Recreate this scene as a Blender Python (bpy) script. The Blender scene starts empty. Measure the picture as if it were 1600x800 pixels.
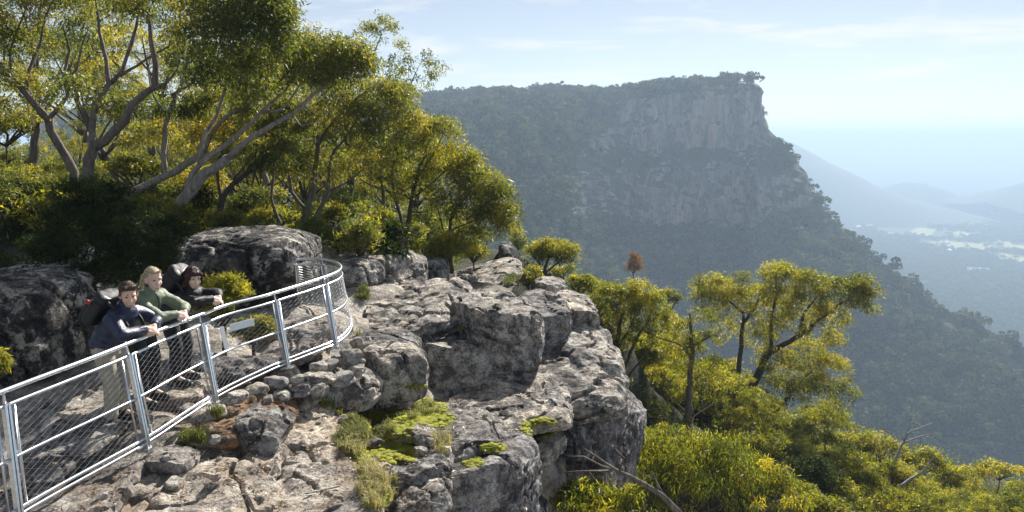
import bpy, math, random
import numpy as np
from math import radians as R, sin, cos, pi

# ------------------------------------------------------------------ camera, light, sky
sc = bpy.context.scene
COL = sc.collection
CAM_Z = 3.0
FPX = 1142.0                       # focal length in pixels of a 1600 px wide frame
PITCH = R(9.2)
cam = bpy.data.cameras.new('camera')
cam.sensor_width = 36.0
cam.lens = 36.0 * FPX / 1600.0
cam.clip_start = 0.1
cam.clip_end = 200000
camo = bpy.data.objects.new('camera', cam)
camo.location = (0, 0, CAM_Z)
camo.rotation_euler = (pi / 2 - PITCH, 0, 0)
COL.objects.link(camo)
sc.camera = camo

SUN_EL, SUN_AZ = R(35), R(20)      # azimuth to the right of the view direction (+Y)
sun = bpy.data.lights.new('sun', 'SUN')
sun.energy = 5.0
sun.angle = R(0.5)
sun.color = (1.0, 0.94, 0.85)
suno = bpy.data.objects.new('sun', sun)
suno.rotation_euler = (pi / 2 - SUN_EL, 0, pi - SUN_AZ)
COL.objects.link(suno)

world = bpy.data.worlds.new('World')
sc.world = world
world.use_nodes = True
def build_world():
    nt = world.node_tree
    N, L = nt.nodes, nt.links
    N.clear()
    out = N.new('ShaderNodeOutputWorld')
    bg = N.new('ShaderNodeBackground')
    sky = N.new('ShaderNodeTexSky')
    sky.sky_type = 'NISHITA'
    sky.sun_disc = False
    sky.sun_elevation = SUN_EL
    sky.sun_rotation = SUN_AZ
    sky.altitude = 500
    sky.air_density = 0.85
    sky.dust_density = 0.08
    sky.ozone_density = 1.0
    # thin drifting cloud, laid out on a plane overhead so it keeps perspective
    tc = N.new('ShaderNodeTexCoord')
    sep = N.new('ShaderNodeSeparateXYZ')
    L.new(tc.outputs['Generated'], sep.inputs[0])
    zz = N.new('ShaderNodeMath'); zz.operation = 'MAXIMUM'; zz.inputs[1].default_value = 0.0
    L.new(sep.outputs['Z'], zz.inputs[0])
    za = N.new('ShaderNodeMath'); za.operation = 'ADD'; za.inputs[1].default_value = 0.06
    L.new(zz.outputs[0], za.inputs[0])
    dx = N.new('ShaderNodeMath'); dx.operation = 'DIVIDE'
    dy = N.new('ShaderNodeMath'); dy.operation = 'DIVIDE'
    L.new(sep.outputs['X'], dx.inputs[0]); L.new(za.outputs[0], dx.inputs[1])
    L.new(sep.outputs['Y'], dy.inputs[0]); L.new(za.outputs[0], dy.inputs[1])
    cmb = N.new('ShaderNodeCombineXYZ')
    L.new(dx.outputs[0], cmb.inputs[0]); L.new(dy.outputs[0], cmb.inputs[1])
    mp = N.new('ShaderNodeMapping')
    mp.inputs['Location'].default_value = (3.1, 1.7, 0.0)
    mp.inputs['Scale'].default_value = (0.75, 0.8, 1.0)
    L.new(cmb.outputs[0], mp.inputs['Vector'])
    n1 = N.new('ShaderNodeTexNoise')
    n1.inputs['Scale'].default_value = 1.0
    n1.inputs['Detail'].default_value = 9
    n1.inputs['Roughness'].default_value = 0.62
    n1.inputs['Distortion'].default_value = 0.35
    L.new(mp.outputs[0], n1.inputs['Vector'])
    rmp = N.new('ShaderNodeValToRGB')
    rmp.color_ramp.elements[0].position = 0.51
    rmp.color_ramp.elements[1].position = 0.66
    L.new(n1.outputs['Fac'], rmp.inputs['Fac'])
    mulc = N.new('ShaderNodeMath'); mulc.operation = 'MULTIPLY'; mulc.inputs[1].default_value = 0.7
    L.new(rmp.outputs['Color'], mulc.inputs[0])
    mix = N.new('ShaderNodeMixRGB')
    L.new(mulc.outputs[0], mix.inputs['Fac'])
    hs = N.new('ShaderNodeHueSaturation'); hs.inputs['Saturation'].default_value = 0.6
    L.new(sky.outputs[0], hs.inputs['Color'])
    L.new(hs.outputs[0], mix.inputs['Color1'])
    mix.inputs['Color2'].default_value = (10.6, 10.4, 10.0, 1)
    L.new(mix.outputs[0], bg.inputs['Color'])
    bg.inputs['Strength'].default_value = 0.05
    L.new(bg.outputs[0], out.inputs['Surface'])
build_world()

sc.view_settings.view_transform = 'Standard'
sc.view_settings.look = 'None'
sc.view_settings.gamma = 1
sc.view_settings.use_curve_mapping = False
sc.view_settings.exposure = 1.02
sc.render.engine = 'CYCLES'
sc.cycles.use_denoising = True
sc.cycles.max_bounces = 6
sc.cycles.diffuse_bounces = 3
sc.cycles.glossy_bounces = 2
sc.cycles.transmission_bounces = 3
sc.cycles.volume_bounces = 1
sc.cycles.transparent_max_bounces = 8

# ------------------------------------------------------------------ helpers
rng = np.random.default_rng(7)

def P(px, py, d):
    """pixel of the 1600x800 photograph + depth along the view axis (m) -> point in the world"""
    px = np.asarray(px, float); py = np.asarray(py, float); d = np.asarray(d, float)
    u = (px - 800) / FPX; v = (400 - py) / FPX
    return np.stack(np.broadcast_arrays(u * d, d * (cos(PITCH) + v * sin(PITCH)),
                                        CAM_Z + d * (-sin(PITCH) + v * cos(PITCH))), -1)
def G(px, py, z):
    """where the ray through a pixel meets the level z"""
    k = -sin(PITCH) + (400 - py) / FPX * cos(PITCH)
    return P(px, py, (z - CAM_Z) / k)
def depth_at(px, py, z):
    return (z - CAM_Z) / (-sin(PITCH) + (400 - py) / FPX * cos(PITCH))

def _hash(ix, iy, iz, seed):
    h = (ix * 374761393 + iy * 668265263 + iz * 2147483647 + seed * 1274126177) & 0xffffffff
    h = ((h ^ (h >> 13)) * 1274126177) & 0xffffffff
    h = ((h ^ (h >> 16)) * 2246822519) & 0xffffffff
    return (h ^ (h >> 15)) & 0xffffffff
def noise(p, seed=0):
    """gradient noise, about -1..1, vectorised"""
    p = np.asarray(p, float)
    i = np.floor(p).astype(np.int64); f = p - i
    w = f * f * f * (f * (f * 6 - 15) + 10)
    r = np.zeros(p.shape[:-1])
    for a in (0, 1):
        for b in (0, 1):
            for c in (0, 1):
                h = _hash(i[..., 0] + a, i[..., 1] + b, i[..., 2] + c, seed)
                g = np.stack([(h & 1023) / 511.5 - 1, ((h >> 10) & 1023) / 511.5 - 1, ((h >> 20) & 1023) / 511.5 - 1], -1)
                dd = f - np.array([a, b, c])
                wt = (w[..., 0] if a else 1 - w[..., 0]) * (w[..., 1] if b else 1 - w[..., 1]) * (w[..., 2] if c else 1 - w[..., 2])
                r += wt * (g * dd).sum(-1)
    return r * 1.25
def fbm(p, oct=4, seed=0, gain=0.5):
    r = 0; a = 1.0; p = np.asarray(p, float).copy()
    for o in range(oct):
        r = r + a * noise(p, seed + o * 17); a *= gain; p = p * 2.03 + 11.3
    return r

def mk(name, v, f, m=None, parent=None, smooth=True, tone=None):
    """numpy verts + uniform tri/quad faces -> ONE mesh object"""
    v = np.asarray(v, np.float32); f = np.asarray(f, np.int32)
    me = bpy.data.meshes.new(name)
    me.vertices.add(len(v)); me.vertices.foreach_set('co', v.ravel())
    k = f.shape[1]
    me.loops.add(f.size); me.loops.foreach_set('vertex_index', f.ravel())
    me.polygons.add(len(f))
    me.polygons.foreach_set('loop_start', np.arange(0, f.size, k, dtype=np.int32))
    me.polygons.foreach_set('loop_total', np.full(len(f), k, np.int32))
    me.polygons.foreach_set('use_smooth', np.full(len(f), bool(smooth)))
    if tone is not None:
        at = me.attributes.new('tone', 'FLOAT', 'POINT')
        at.data.foreach_set('value', np.asarray(tone, np.float32))
    me.update(calc_edges=True)
    if m: me.materials.append(m)
    o = bpy.data.objects.new(name, me)
    COL.objects.link(o)
    if parent is not None: o.parent = parent
    return o

class MB:
    """collects pieces of one mesh"""
    def __init__(s): s.v = []; s.f = []; s.n = 0
    def add(s, v, f):
        f = np.asarray(f, np.int32)
        if f.shape[1] == 3: f = np.concatenate([f, f[:, 2:3]], 1)
        s.v.append(np.asarray(v, float)); s.f.append(f + s.n); s.n += len(v); return s
    def box(s, c, sx, sy, sz, ax=None):
        q = np.array([[x, y, z] for x in (-.5, .5) for y in (-.5, .5) for z in (-.5, .5)]) * (sx, sy, sz)
        if ax is not None: q = q @ np.asarray(ax)
        return s.add(q + np.asarray(c), [[0, 1, 3, 2], [4, 6, 7, 5], [0, 4, 5, 1], [2, 3, 7, 6], [0, 2, 6, 4], [1, 5, 7, 3]])
    def tube(s, pts, r, n=6, caps=True):
        v, f = tube(pts, r, n, caps); return s.add(v, f)
    def build(s, name, m=None, parent=None, smooth=True):
        v = np.concatenate(s.v); f = np.concatenate(s.f)
        if (f[:, 2] == f[:, 3]).all(): f = f[:, :3]
        elif (f[:, 2] == f[:, 3]).any():
            me = bpy.data.meshes.new(name)
            me.from_pydata(v.tolist(), [], [list(q[:3]) if q[2] == q[3] else list(q) for q in f.tolist()])
            me.polygons.foreach_set('use_smooth', [smooth] * len(me.polygons)); me.update()
            if m: me.materials.append(m)
            o = bpy.data.objects.new(name, me); COL.objects.link(o)
            if parent is not None: o.parent = parent
            return o
        return mk(name, v, f, m, parent, smooth)

def spline(pts, step=None, n=None):
    """Catmull-Rom through points (any dimension)"""
    p = np.asarray(pts, float)
    if len(p) == 2: p = np.stack([p[0], (p[0] + p[1]) / 2, p[1]])
    q = np.concatenate([[2 * p[0] - p[1]], p, [2 * p[-1] - p[-2]]])
    out = []
    for i in range(len(p) - 1):
        L = np.linalg.norm((p[i + 1] - p[i])[:3])
        k = max(1, int(L / step)) if step else (n or 6)
        t = np.arange(k)[:, None] / k
        a, b, c, d = q[i], q[i + 1], q[i + 2], q[i + 3]
        out.append(.5 * (2 * b + (c - a) * t + (2 * a - 5 * b + 4 * c - d) * t ** 2 + (3 * b - a - 3 * c + d) * t ** 3))
    out.append(p[-1:])
    return np.concatenate(out)

def tube(pts, r, n=6, caps=True):
    p = np.asarray(pts, float); m = len(p)
    r = np.broadcast_to(np.asarray(r, float), (m,)) if np.ndim(r) < 2 else r
    t = np.gradient(p, axis=0); t /= np.linalg.norm(t, axis=1, keepdims=True) + 1e-9
    ref = np.array([0, 0, 1.0]) if abs(t[0, 2]) < .8 else np.array([1.0, 0, 0])
    v = []
    u = np.cross(t[0], ref); u /= np.linalg.norm(u)
    a = np.arange(n) / n * 2 * pi
    for i in range(m):
        u = u - t[i] * np.dot(u, t[i]); u /= np.linalg.norm(u) + 1e-9
        w = np.cross(t[i], u)
        v.append(p[i] + r[i] * (np.cos(a)[:, None] * u + np.sin(a)[:, None] * w))
    v = np.concatenate(v)
    i = np.arange(m - 1)[:, None] * n; j = np.arange(n)[None]; k = (j + 1) % n
    f = np.stack([i + j, i + k, i + n + k, i + n + j], -1).reshape(-1, 4)
    if caps:
        v = np.concatenate([v, p[:1], p[-1:]]); b = m * n
        j = np.arange(n); k = (j + 1) % n
        f = np.concatenate([f, np.stack([k, j, np.full(n, b), np.full(n, b)], -1),
                            np.stack([(m - 1) * n + j, (m - 1) * n + k, np.full(n, b + 1), np.full(n, b + 1)], -1)])
    return v, f

def tag(o, label=None, cat=None, group=None, kind=None):
    if label: o['label'] = label
    if cat: o['category'] = cat
    if group: o['group'] = group
    if kind: o['kind'] = kind
    return o
def thing(name, label, cat, loc=(0, 0, 0), group=None):
    o = bpy.data.objects.new(name, None)
    o.location = [float(x) for x in loc]; o.empty_display_size = .2
    COL.objects.link(o)
    return tag(o, label, cat, group)
def hang(root, o):
    """make o (built in world coordinates) a child of root"""
    o.parent = root
    o.matrix_parent_inverse.identity()
    l = root.location
    co = np.empty(len(o.data.vertices) * 3, np.float32); o.data.vertices.foreach_get('co', co)
    o.data.vertices.foreach_set('co', (co.reshape(-1, 3) - np.array(l, np.float32)).ravel())
    o.data.update()
    return o

# ------------------------------------------------------------------ materials
def newmat(name):
    m = bpy.data.materials.new(name); m.use_nodes = True
    nt = m.node_tree; nt.nodes.clear()
    out = nt.nodes.new('ShaderNodeOutputMaterial')
    return m, nt.nodes, nt.links, out
def ramp(N, stops, mode='LINEAR'):
    r = N.new('ShaderNodeValToRGB'); e = r.color_ramp.elements
    r.color_ramp.interpolation = mode
    while len(e) < len(stops): e.new(0.5)
    for k, (p, c) in enumerate(stops):
        e[k].position = p; e[k].color = tuple(c) + (1,) if len(c) == 3 else c
    return r
def texn(N, L, vec, scale, detail=5, rough=.55, dist=0):
    n = N.new('ShaderNodeTexNoise'); n.inputs['Scale'].default_value = scale
    n.inputs['Detail'].default_value = detail; n.inputs['Roughness'].default_value = rough
    n.inputs['Distortion'].default_value = dist
    if vec is not None: L.new(vec, n.inputs['Vector'])
    return n
def mixc(N, L, fac, c1, c2, mode='MIX'):
    m = N.new('ShaderNodeMixRGB'); m.blend_type = mode
    for sock, val in ((m.inputs['Fac'], fac), (m.inputs['Color1'], c1), (m.inputs['Color2'], c2)):
        if isinstance(val, (int, float)): sock.default_value = val
        elif isinstance(val, tuple): sock.default_value = val + (1,) if len(val) == 3 else val
        else: L.new(val, sock)
    return m.outputs[0]
def plain(name, col, rough=.6, metal=0, spec=.5, var=.0, vscale=20, bump=0, bscale=60):
    m, N, L, out = newmat(name)
    b = N.new('ShaderNodeBsdfPrincipled')
    b.inputs['Roughness'].default_value = rough; b.inputs['Metallic'].default_value = metal
    b.inputs['Specular IOR Level'].default_value = spec
    tc = N.new('ShaderNodeTexCoord')
    if var:
        n = texn(N, L, tc.outputs['Object'], vscale, 4)
        r = ramp(N, [(.3, tuple(c * (1 - var) for c in col)), (.7, tuple(min(1, c * (1 + var)) for c in col))])
        L.new(n.outputs['Fac'], r.inputs['Fac']); L.new(r.outputs[0], b.inputs['Base Color'])
    else:
        b.inputs['Base Color'].default_value = tuple(col) + (1,)
    if bump:
        n = texn(N, L, tc.outputs['Object'], bscale, 4)
        bp = N.new('ShaderNodeBump'); bp.inputs['Strength'].default_value = bump; bp.inputs['Distance'].default_value = .02
        L.new(n.outputs['Fac'], bp.inputs['Height']); L.new(bp.outputs[0], b.inputs['Normal'])
    L.new(b.outputs[0], out.inputs['Surface'])
    return m
def rockmat(name, dark, mid, light, lichen=.5, warm=None, scale=1.0, blotch=.5, bump=1.0, spot=.24):
    """weathered sandstone: mottled greys, pale lichen rosettes, black crust, pitted surface"""
    m, N, L, out = newmat(name)
    b = N.new('ShaderNodeBsdfPrincipled'); b.inputs['Roughness'].default_value = .88
    b.inputs['Specular IOR Level'].default_value = .25
    tc = N.new('ShaderNodeTexCoord'); geo = N.new('ShaderNodeNewGeometry'); oi = N.new('ShaderNodeObjectInfo')
    add = N.new('ShaderNodeVectorMath'); add.operation = 'ADD'
    sc_ = N.new('ShaderNodeVectorMath'); sc_.operation = 'SCALE'; sc_.inputs['Scale'].default_value = 0.0
    vec = geo.outputs['Position']
    n1 = texn(N, L, vec, 1.7 * scale, 8, .62, .4)
    r1 = ramp(N, [(.36, dark), (.48, mid), (.62, light)])
    L.new(n1.outputs['Fac'], r1.inputs['Fac'])
    col = r1.outputs[0]
    # fine grain
    n2 = texn(N, L, vec, 34 * scale, 6, .7)
    r2 = ramp(N, [(.38, (.4, .4, .4)), (.62, (1.6, 1.6, 1.6))])
    L.new(n2.outputs['Fac'], r2.inputs['Fac'])
    col = mixc(N, L, .8, col, r2.outputs[0], 'MULTIPLY')
    if warm:
        n3 = texn(N, L, vec, 1.1 * scale, 5, .6)
        r3 = ramp(N, [(.46, (0, 0, 0)), (.62, (1, 1, 1))]); L.new(n3.outputs['Fac'], r3.inputs['Fac'])
        wm = N.new('ShaderNodeMath'); wm.operation = 'MULTIPLY'; wm.inputs[1].default_value = .75
        L.new(r3.outputs[0], wm.inputs[0]); col = mixc(N, L, wm.outputs[0], col, warm)
    # black crust patches
    n4 = texn(N, L, vec, 2.6 * scale, 9, .7, .6)
    r4 = ramp(N, [(.55, (0, 0, 0)), (.68, (1, 1, 1))]); L.new(n4.outputs['Fac'], r4.inputs['Fac'])
    bm = N.new('ShaderNodeMath'); bm.operation = 'MULTIPLY'; bm.inputs[1].default_value = blotch
    L.new(r4.outputs[0], bm.inputs[0]); col = mixc(N, L, bm.outputs[0], col, tuple(c * .38 for c in dark))
    # pale lichen: ragged speckles gated by a broad noise
    ns = texn(N, L, vec, 5.5 * scale, 10, .72, .4); rv = ramp(N, [(.5, (0, 0, 0)), (.54, (1, 1, 1))]); L.new(ns.outputs['Fac'], rv.inputs['Fac'])
    ng = texn(N, L, vec, 1.6 * scale, 6, .7); rg = ramp(N, [(.42, (.12, .12, .12)), (.6, (1, 1, 1))]); L.new(ng.outputs['Fac'], rg.inputs['Fac'])
    lm = N.new('ShaderNodeMath'); lm.operation = 'MULTIPLY'; L.new(rv.outputs[0], lm.inputs[0]); L.new(rg.outputs[0], lm.inputs[1])
    lf = N.new('ShaderNodeMath'); lf.operation = 'MULTIPLY'; lf.inputs[1].default_value = lichen; L.new(lm.outputs[0], lf.inputs[0])
    col = mixc(N, L, lf.outputs[0], col, (.7, .7, .66))
    nd = texn(N, L, vec, 5.2 * scale, 9, .8, .3); rd = ramp(N, [(.49, (1, 1, 1)), (.55, (spot, spot, spot * 1.06))]); L.new(nd.outputs['Fac'], rd.inputs['Fac'])
    col = mixc(N, L, .8, col, rd.outputs[0], 'MULTIPLY')
    rr = ramp(N, [(0, (.66, .65, .67)), (.35, (.92, .91, .91)), (.7, (1.06, 1.03, .99)), (1, (1.2, 1.12, 1.02))]); L.new(oi.outputs['Random'], rr.inputs['Fac'])
    col = mixc(N, L, 1.0, col, rr.outputs[0], 'MULTIPLY')
    L.new(col, b.inputs['Base Color'])
    # relief
    nb = texn(N, L, vec, 5 * scale, 12, .72, .15)
    mpz = N.new('ShaderNodeMapping'); mpz.inputs['Scale'].default_value = (1.6, 1.6, 7); L.new(vec, mpz.inputs['Vector'])
    nz = texn(N, L, mpz.outputs[0], 1.5 * scale, 6, .6, .3)
    hh = N.new('ShaderNodeMath'); hh.operation = 'MULTIPLY_ADD'; hh.inputs[1].default_value = .5
    L.new(nz.outputs['Fac'], hh.inputs[0]); L.new(nb.outputs['Fac'], hh.inputs[2])
    bp = N.new('ShaderNodeBump'); bp.inputs['Strength'].default_value = .95 * bump; bp.inputs['Distance'].default_value = .13 / scale
    L.new(hh.outputs[0], bp.inputs['Height']); L.new(bp.outputs[0], b.inputs['Normal'])
    L.new(b.outputs[0], out.inputs['Surface'])
    return m
def leafmat(name, stops, trans=.45, tcol=(1.8, 1.7, .6), rough=.45, rand=0.0, spec=.4):
    m, N, L, out = newmat(name)
    at = N.new('ShaderNodeAttribute'); at.attribute_name = 'tone'
    r = ramp(N, stops)
    fac = at.outputs['Fac']
    if rand:
        oi = N.new('ShaderNodeObjectInfo')
        ma = N.new('ShaderNodeMath'); ma.operation = 'MULTIPLY_ADD'; ma.inputs[1].default_value = rand
        L.new(oi.outputs['Random'], ma.inputs[0]); L.new(fac, ma.inputs[2])
        sb = N.new('ShaderNodeMath'); sb.operation = 'SUBTRACT'; sb.inputs[1].default_value = rand / 2
        L.new(ma.outputs[0], sb.inputs[0]); fac = sb.outputs[0]
    L.new(fac, r.inputs['Fac'])
    b = N.new('ShaderNodeBsdfPrincipled'); b.inputs['Roughness'].default_value = rough
    b.inputs['Specular IOR Level'].default_value = spec
    L.new(r.outputs[0], b.inputs['Base Color'])
    t = N.new('ShaderNodeBsdfTranslucent')
    L.new(mixc(N, L, 1.0, r.outputs[0], tcol, 'MULTIPLY'), t.inputs['Color'])
    mx = N.new('ShaderNodeMixShader'); mx.inputs[0].default_value = trans
    L.new(b.outputs[0], mx.inputs[1]); L.new(t.outputs[0], mx.inputs[2])
    L.new(mx.outputs[0], out.inputs['Surface'])
    return m
def barkmat(name, c1, c2, scale=1.0):
    m, N, L, out = newmat(name)
    b = N.new('ShaderNodeBsdfPrincipled'); b.inputs['Roughness'].default_value = .85
    tc = N.new('ShaderNodeTexCoord'); mp = N.new('ShaderNodeMapping'); mp.inputs['Scale'].default_value = (9 * scale, 9 * scale, 1.6 * scale)
    L.new(tc.outputs['Object'], mp.inputs['Vector'])
    n = texn(N, L, mp.outputs[0], 1.5, 8, .68, .9)
    r = ramp(N, [(.3, c1), (.7, c2)]); L.new(n.outputs['Fac'], r.inputs['Fac']); L.new(r.outputs[0], b.inputs['Base Color'])
    bp = N.new('ShaderNodeBump'); bp.inputs['Strength'].default_value = .9; bp.inputs['Distance'].default_value = .07
    L.new(n.outputs['Fac'], bp.inputs['Height']); L.new(bp.outputs[0], b.inputs['Normal'])
    L.new(b.outputs[0], out.inputs['Surface'])
    return m

M = {}
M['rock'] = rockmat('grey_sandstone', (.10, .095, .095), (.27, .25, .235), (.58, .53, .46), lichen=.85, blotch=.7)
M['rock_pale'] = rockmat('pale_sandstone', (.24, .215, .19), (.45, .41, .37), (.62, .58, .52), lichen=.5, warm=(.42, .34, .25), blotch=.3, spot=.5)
M['rock_warm'] = rockmat('ochre_sandstone', (.14, .09, .06), (.32, .21, .13), (.5, .38, .27), lichen=.2, warm=(.36, .19, .09), blotch=.35)
M['rock_dark'] = rockmat('lichened_shade_dark_sandstone', (.022, .022, .027), (.05, .05, .057), (.11, .11, .115), lichen=.75, blotch=.5, scale=.9)  # dark rock, deepened further by tree shade put into its colour
M['rock_face'] = rockmat('dark_cliff_face', (.06, .055, .06), (.16, .145, .15), (.36, .34, .33), lichen=.9, blotch=.7)  # outer walls: shade as well as black lichen is painted into this darker tone
M['stone'] = rockmat('wall_stone', (.24, .23, .21), (.38, .36, .33), (.52, .49, .45), lichen=.25, scale=2.5, blotch=.25, bump=.6)
M['leaf_gum'] = leafmat('gum_leaves', [(0, (.034, .055, .02)), (.4, (.102, .13, .04)), (.75, (.22, .215, .05)), (1, (.36, .27, .05))], trans=.55)
M['leaf_gold'] = leafmat('golden_gum_leaves', [(0, (.045, .064, .016)), (.4, (.165, .18, .036)), (.75, (.31, .29, .052)), (1, (.44, .35, .065))], trans=.57, tcol=(1.8, 1.7, .5))
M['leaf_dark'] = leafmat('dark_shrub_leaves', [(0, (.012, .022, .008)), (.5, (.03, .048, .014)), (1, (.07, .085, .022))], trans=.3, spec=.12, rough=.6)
M['leaf_far'] = leafmat('far_canopy_leaves', [(0, (.025, .045, .02)), (.5, (.055, .08, .03)), (1, (.12, .13, .045))], trans=.25, rough=.8, rand=.9, spec=.08, tcol=(1.2, 1.15, .6))
M['leaf_dead'] = leafmat('dead_leaves', [(0, (.13, .07, .05)), (1, (.27, .16, .12))], trans=.35)
M['grass'] = leafmat('grass_blades', [(0, (.07, .11, .025)), (.5, (.2, .22, .055)), (1, (.46, .4, .22))], trans=.4, tcol=(1.2, 1.15, .7))
M['bark'] = barkmat('grey_bark', (.055, .042, .034), (.25, .215, .19))
M['bark_pale'] = barkmat('pale_bark', (.12, .10, .09), (.42, .38, .34))
M['bark_dark'] = barkmat('dark_bark', (.022, .017, .014), (.12, .09, .072))
M['dead_wood'] = barkmat('bleached_wood', (.28, .26, .25), (.5, .48, .46))
M['steel'] = plain('galvanised_steel', (.62, .64, .66), rough=.28, metal=.9, var=.12, vscale=25)
M['wire'] = plain('galvanised_wire', (.42, .43, .45), rough=.42, metal=.8)
M['plate'] = plain('white_plate', (.8, .82, .84), rough=.4)
# ------------------------------------------------------------------ the far setting: plain, hills, escarpment
def gridmesh(name, X, m, smooth=True):
    h, w = X.shape[:2]
    i = np.arange(h - 1)[:, None] * w; j = np.arange(w - 1)[None]
    f = np.stack([i + j, i + j + 1, i + w + j + 1, i + w + j], -1).reshape(-1, 4)
    return mk(name, X.reshape(-1, 3), f, m, smooth=smooth)

VALLEY_Z = -320.0
def plainmat():
    m, N, L, out = newmat('plain_country')
    b = N.new('ShaderNodeBsdfPrincipled'); b.inputs['Roughness'].default_value = .95
    geo = N.new('ShaderNodeNewGeometry'); v = geo.outputs['Position']
    n = texn(N, L, v, .012, 8, .7); r = ramp(N, [(.35, (.018, .034, .018)), (.65, (.05, .07, .032))]); L.new(n.outputs['Fac'], r.inputs['Fac'])
    n2 = texn(N, L, v, .0007, 4, .55); r2 = ramp(N, [(.55, (0, 0, 0)), (.6, (1, 1, 1))]); L.new(n2.outputs['Fac'], r2.inputs['Fac'])
    c = mixc(N, L, r2.outputs[0], r.outputs[0], (.085, .095, .04))
    L.new(c, b.inputs['Base Color']); L.new(b.outputs[0], out.inputs['Surface'])
    return m
M['plain'] = plainmat()
ang = np.linspace(0, 2 * pi, 181); rad = np.concatenate([[20], np.geomspace(150, 70000, 60)])
X = np.stack([np.cos(ang)[None] * rad[:, None], np.sin(ang)[None] * rad[:, None],
              np.full((len(rad), len(ang)), VALLEY_Z)], -1)
tag(gridmesh('plain', X, M['plain']), kind='structure')

# pale paddocks between the valley trees (thin sheets just above the plain)
M['paddock'] = plain('dry_paddock', (.32, .31, .11), rough=.95, var=.2, vscale=.02)
def paddock(pix):
    c = np.array([G(px, py, VALLEY_Z + .5) for px, py in pix])
    q = spline(np.concatenate([c, c[:1]]), n=5)[:-1]
    q[:, :2] += 14 * np.stack([noise(q * .02 + 5), noise(q * .02 + 31)], -1)
    q = np.concatenate([q, [c.mean(0)]]); k = len(q) - 1
    f = [[i, (i + 1) % k, k] for i in range(k)]
    o = mk('paddock', q, f, M['paddock'], smooth=False); tag(o, kind='structure')
for pix in ([(1412, 372), (1430, 356), (1452, 352), (1462, 361), (1440, 374)],
            [(1448, 380), (1478, 374), (1500, 378), (1516, 392), (1490, 394), (1458, 388)],
            [(1486, 364), (1506, 361), (1516, 367), (1500, 370)],
            [(1508, 378), (1530, 378), (1556, 386), (1552, 394), (1524, 390)],
            [(1548, 400), (1566, 394), (1590, 398), (1640, 408), (1640, 420), (1600, 416), (1570, 410)],
            [(1562, 376), (1580, 378), (1600, 384), (1640, 388), (1640, 398), (1600, 396), (1570, 388)],
            [(1458, 316), (1480, 311), (1512, 312), (1520, 318), (1490, 320)],
            [(1490, 336), (1516, 332), (1522, 338), (1500, 342)],
            [(1455, 330), (1470, 327), (1472, 334)], [(1320, 350), (1350, 348), (1356, 353), (1330, 355)],
            [(1540, 310), (1560, 307), (1566, 312)]):
    paddock(pix)

M['hill'] = plain('wooded_hill', (.045, .065, .035), rough=.95, var=.45, vscale=.03)
def hill(pix, d, fall, seed):
    """a wooded hill whose skyline runs through the pixels at depth d"""
    q = spline([tuple(P(a, b, d)) for a, b in pix], n=14)
    rows = []
    for t in np.linspace(-1, 1, 25):
        s = q.copy(); k = (1 - abs(t) ** 1.3) if abs(t) < 1 else 0
        s[:, 2] = VALLEY_Z - 3 + (q[:, 2] - VALLEY_Z + 3) * k
        s[:, 1] += t * fall
        s[:, 2] += k * 14 * fbm(s * .004, 4, seed)
        rows.append(s)
    tag(gridmesh('hill', np.array(rows), M['hill']), kind='structure')
hill([(1120, 196), (1200, 210), (1232, 219), (1262, 235), (1290, 252), (1320, 268), (1352, 284), (1400, 304), (1440, 318)], 3300, 700, 3)
hill([(1370, 300), (1395, 290), (1420, 285), (1440, 285), (1462, 291), (1490, 302)], 3600, 420, 5)
hill([(1540, 318), (1562, 306), (1585, 297), (1620, 285), (1680, 270), (1760, 268), (1840, 290)], 3000, 600, 9)

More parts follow.
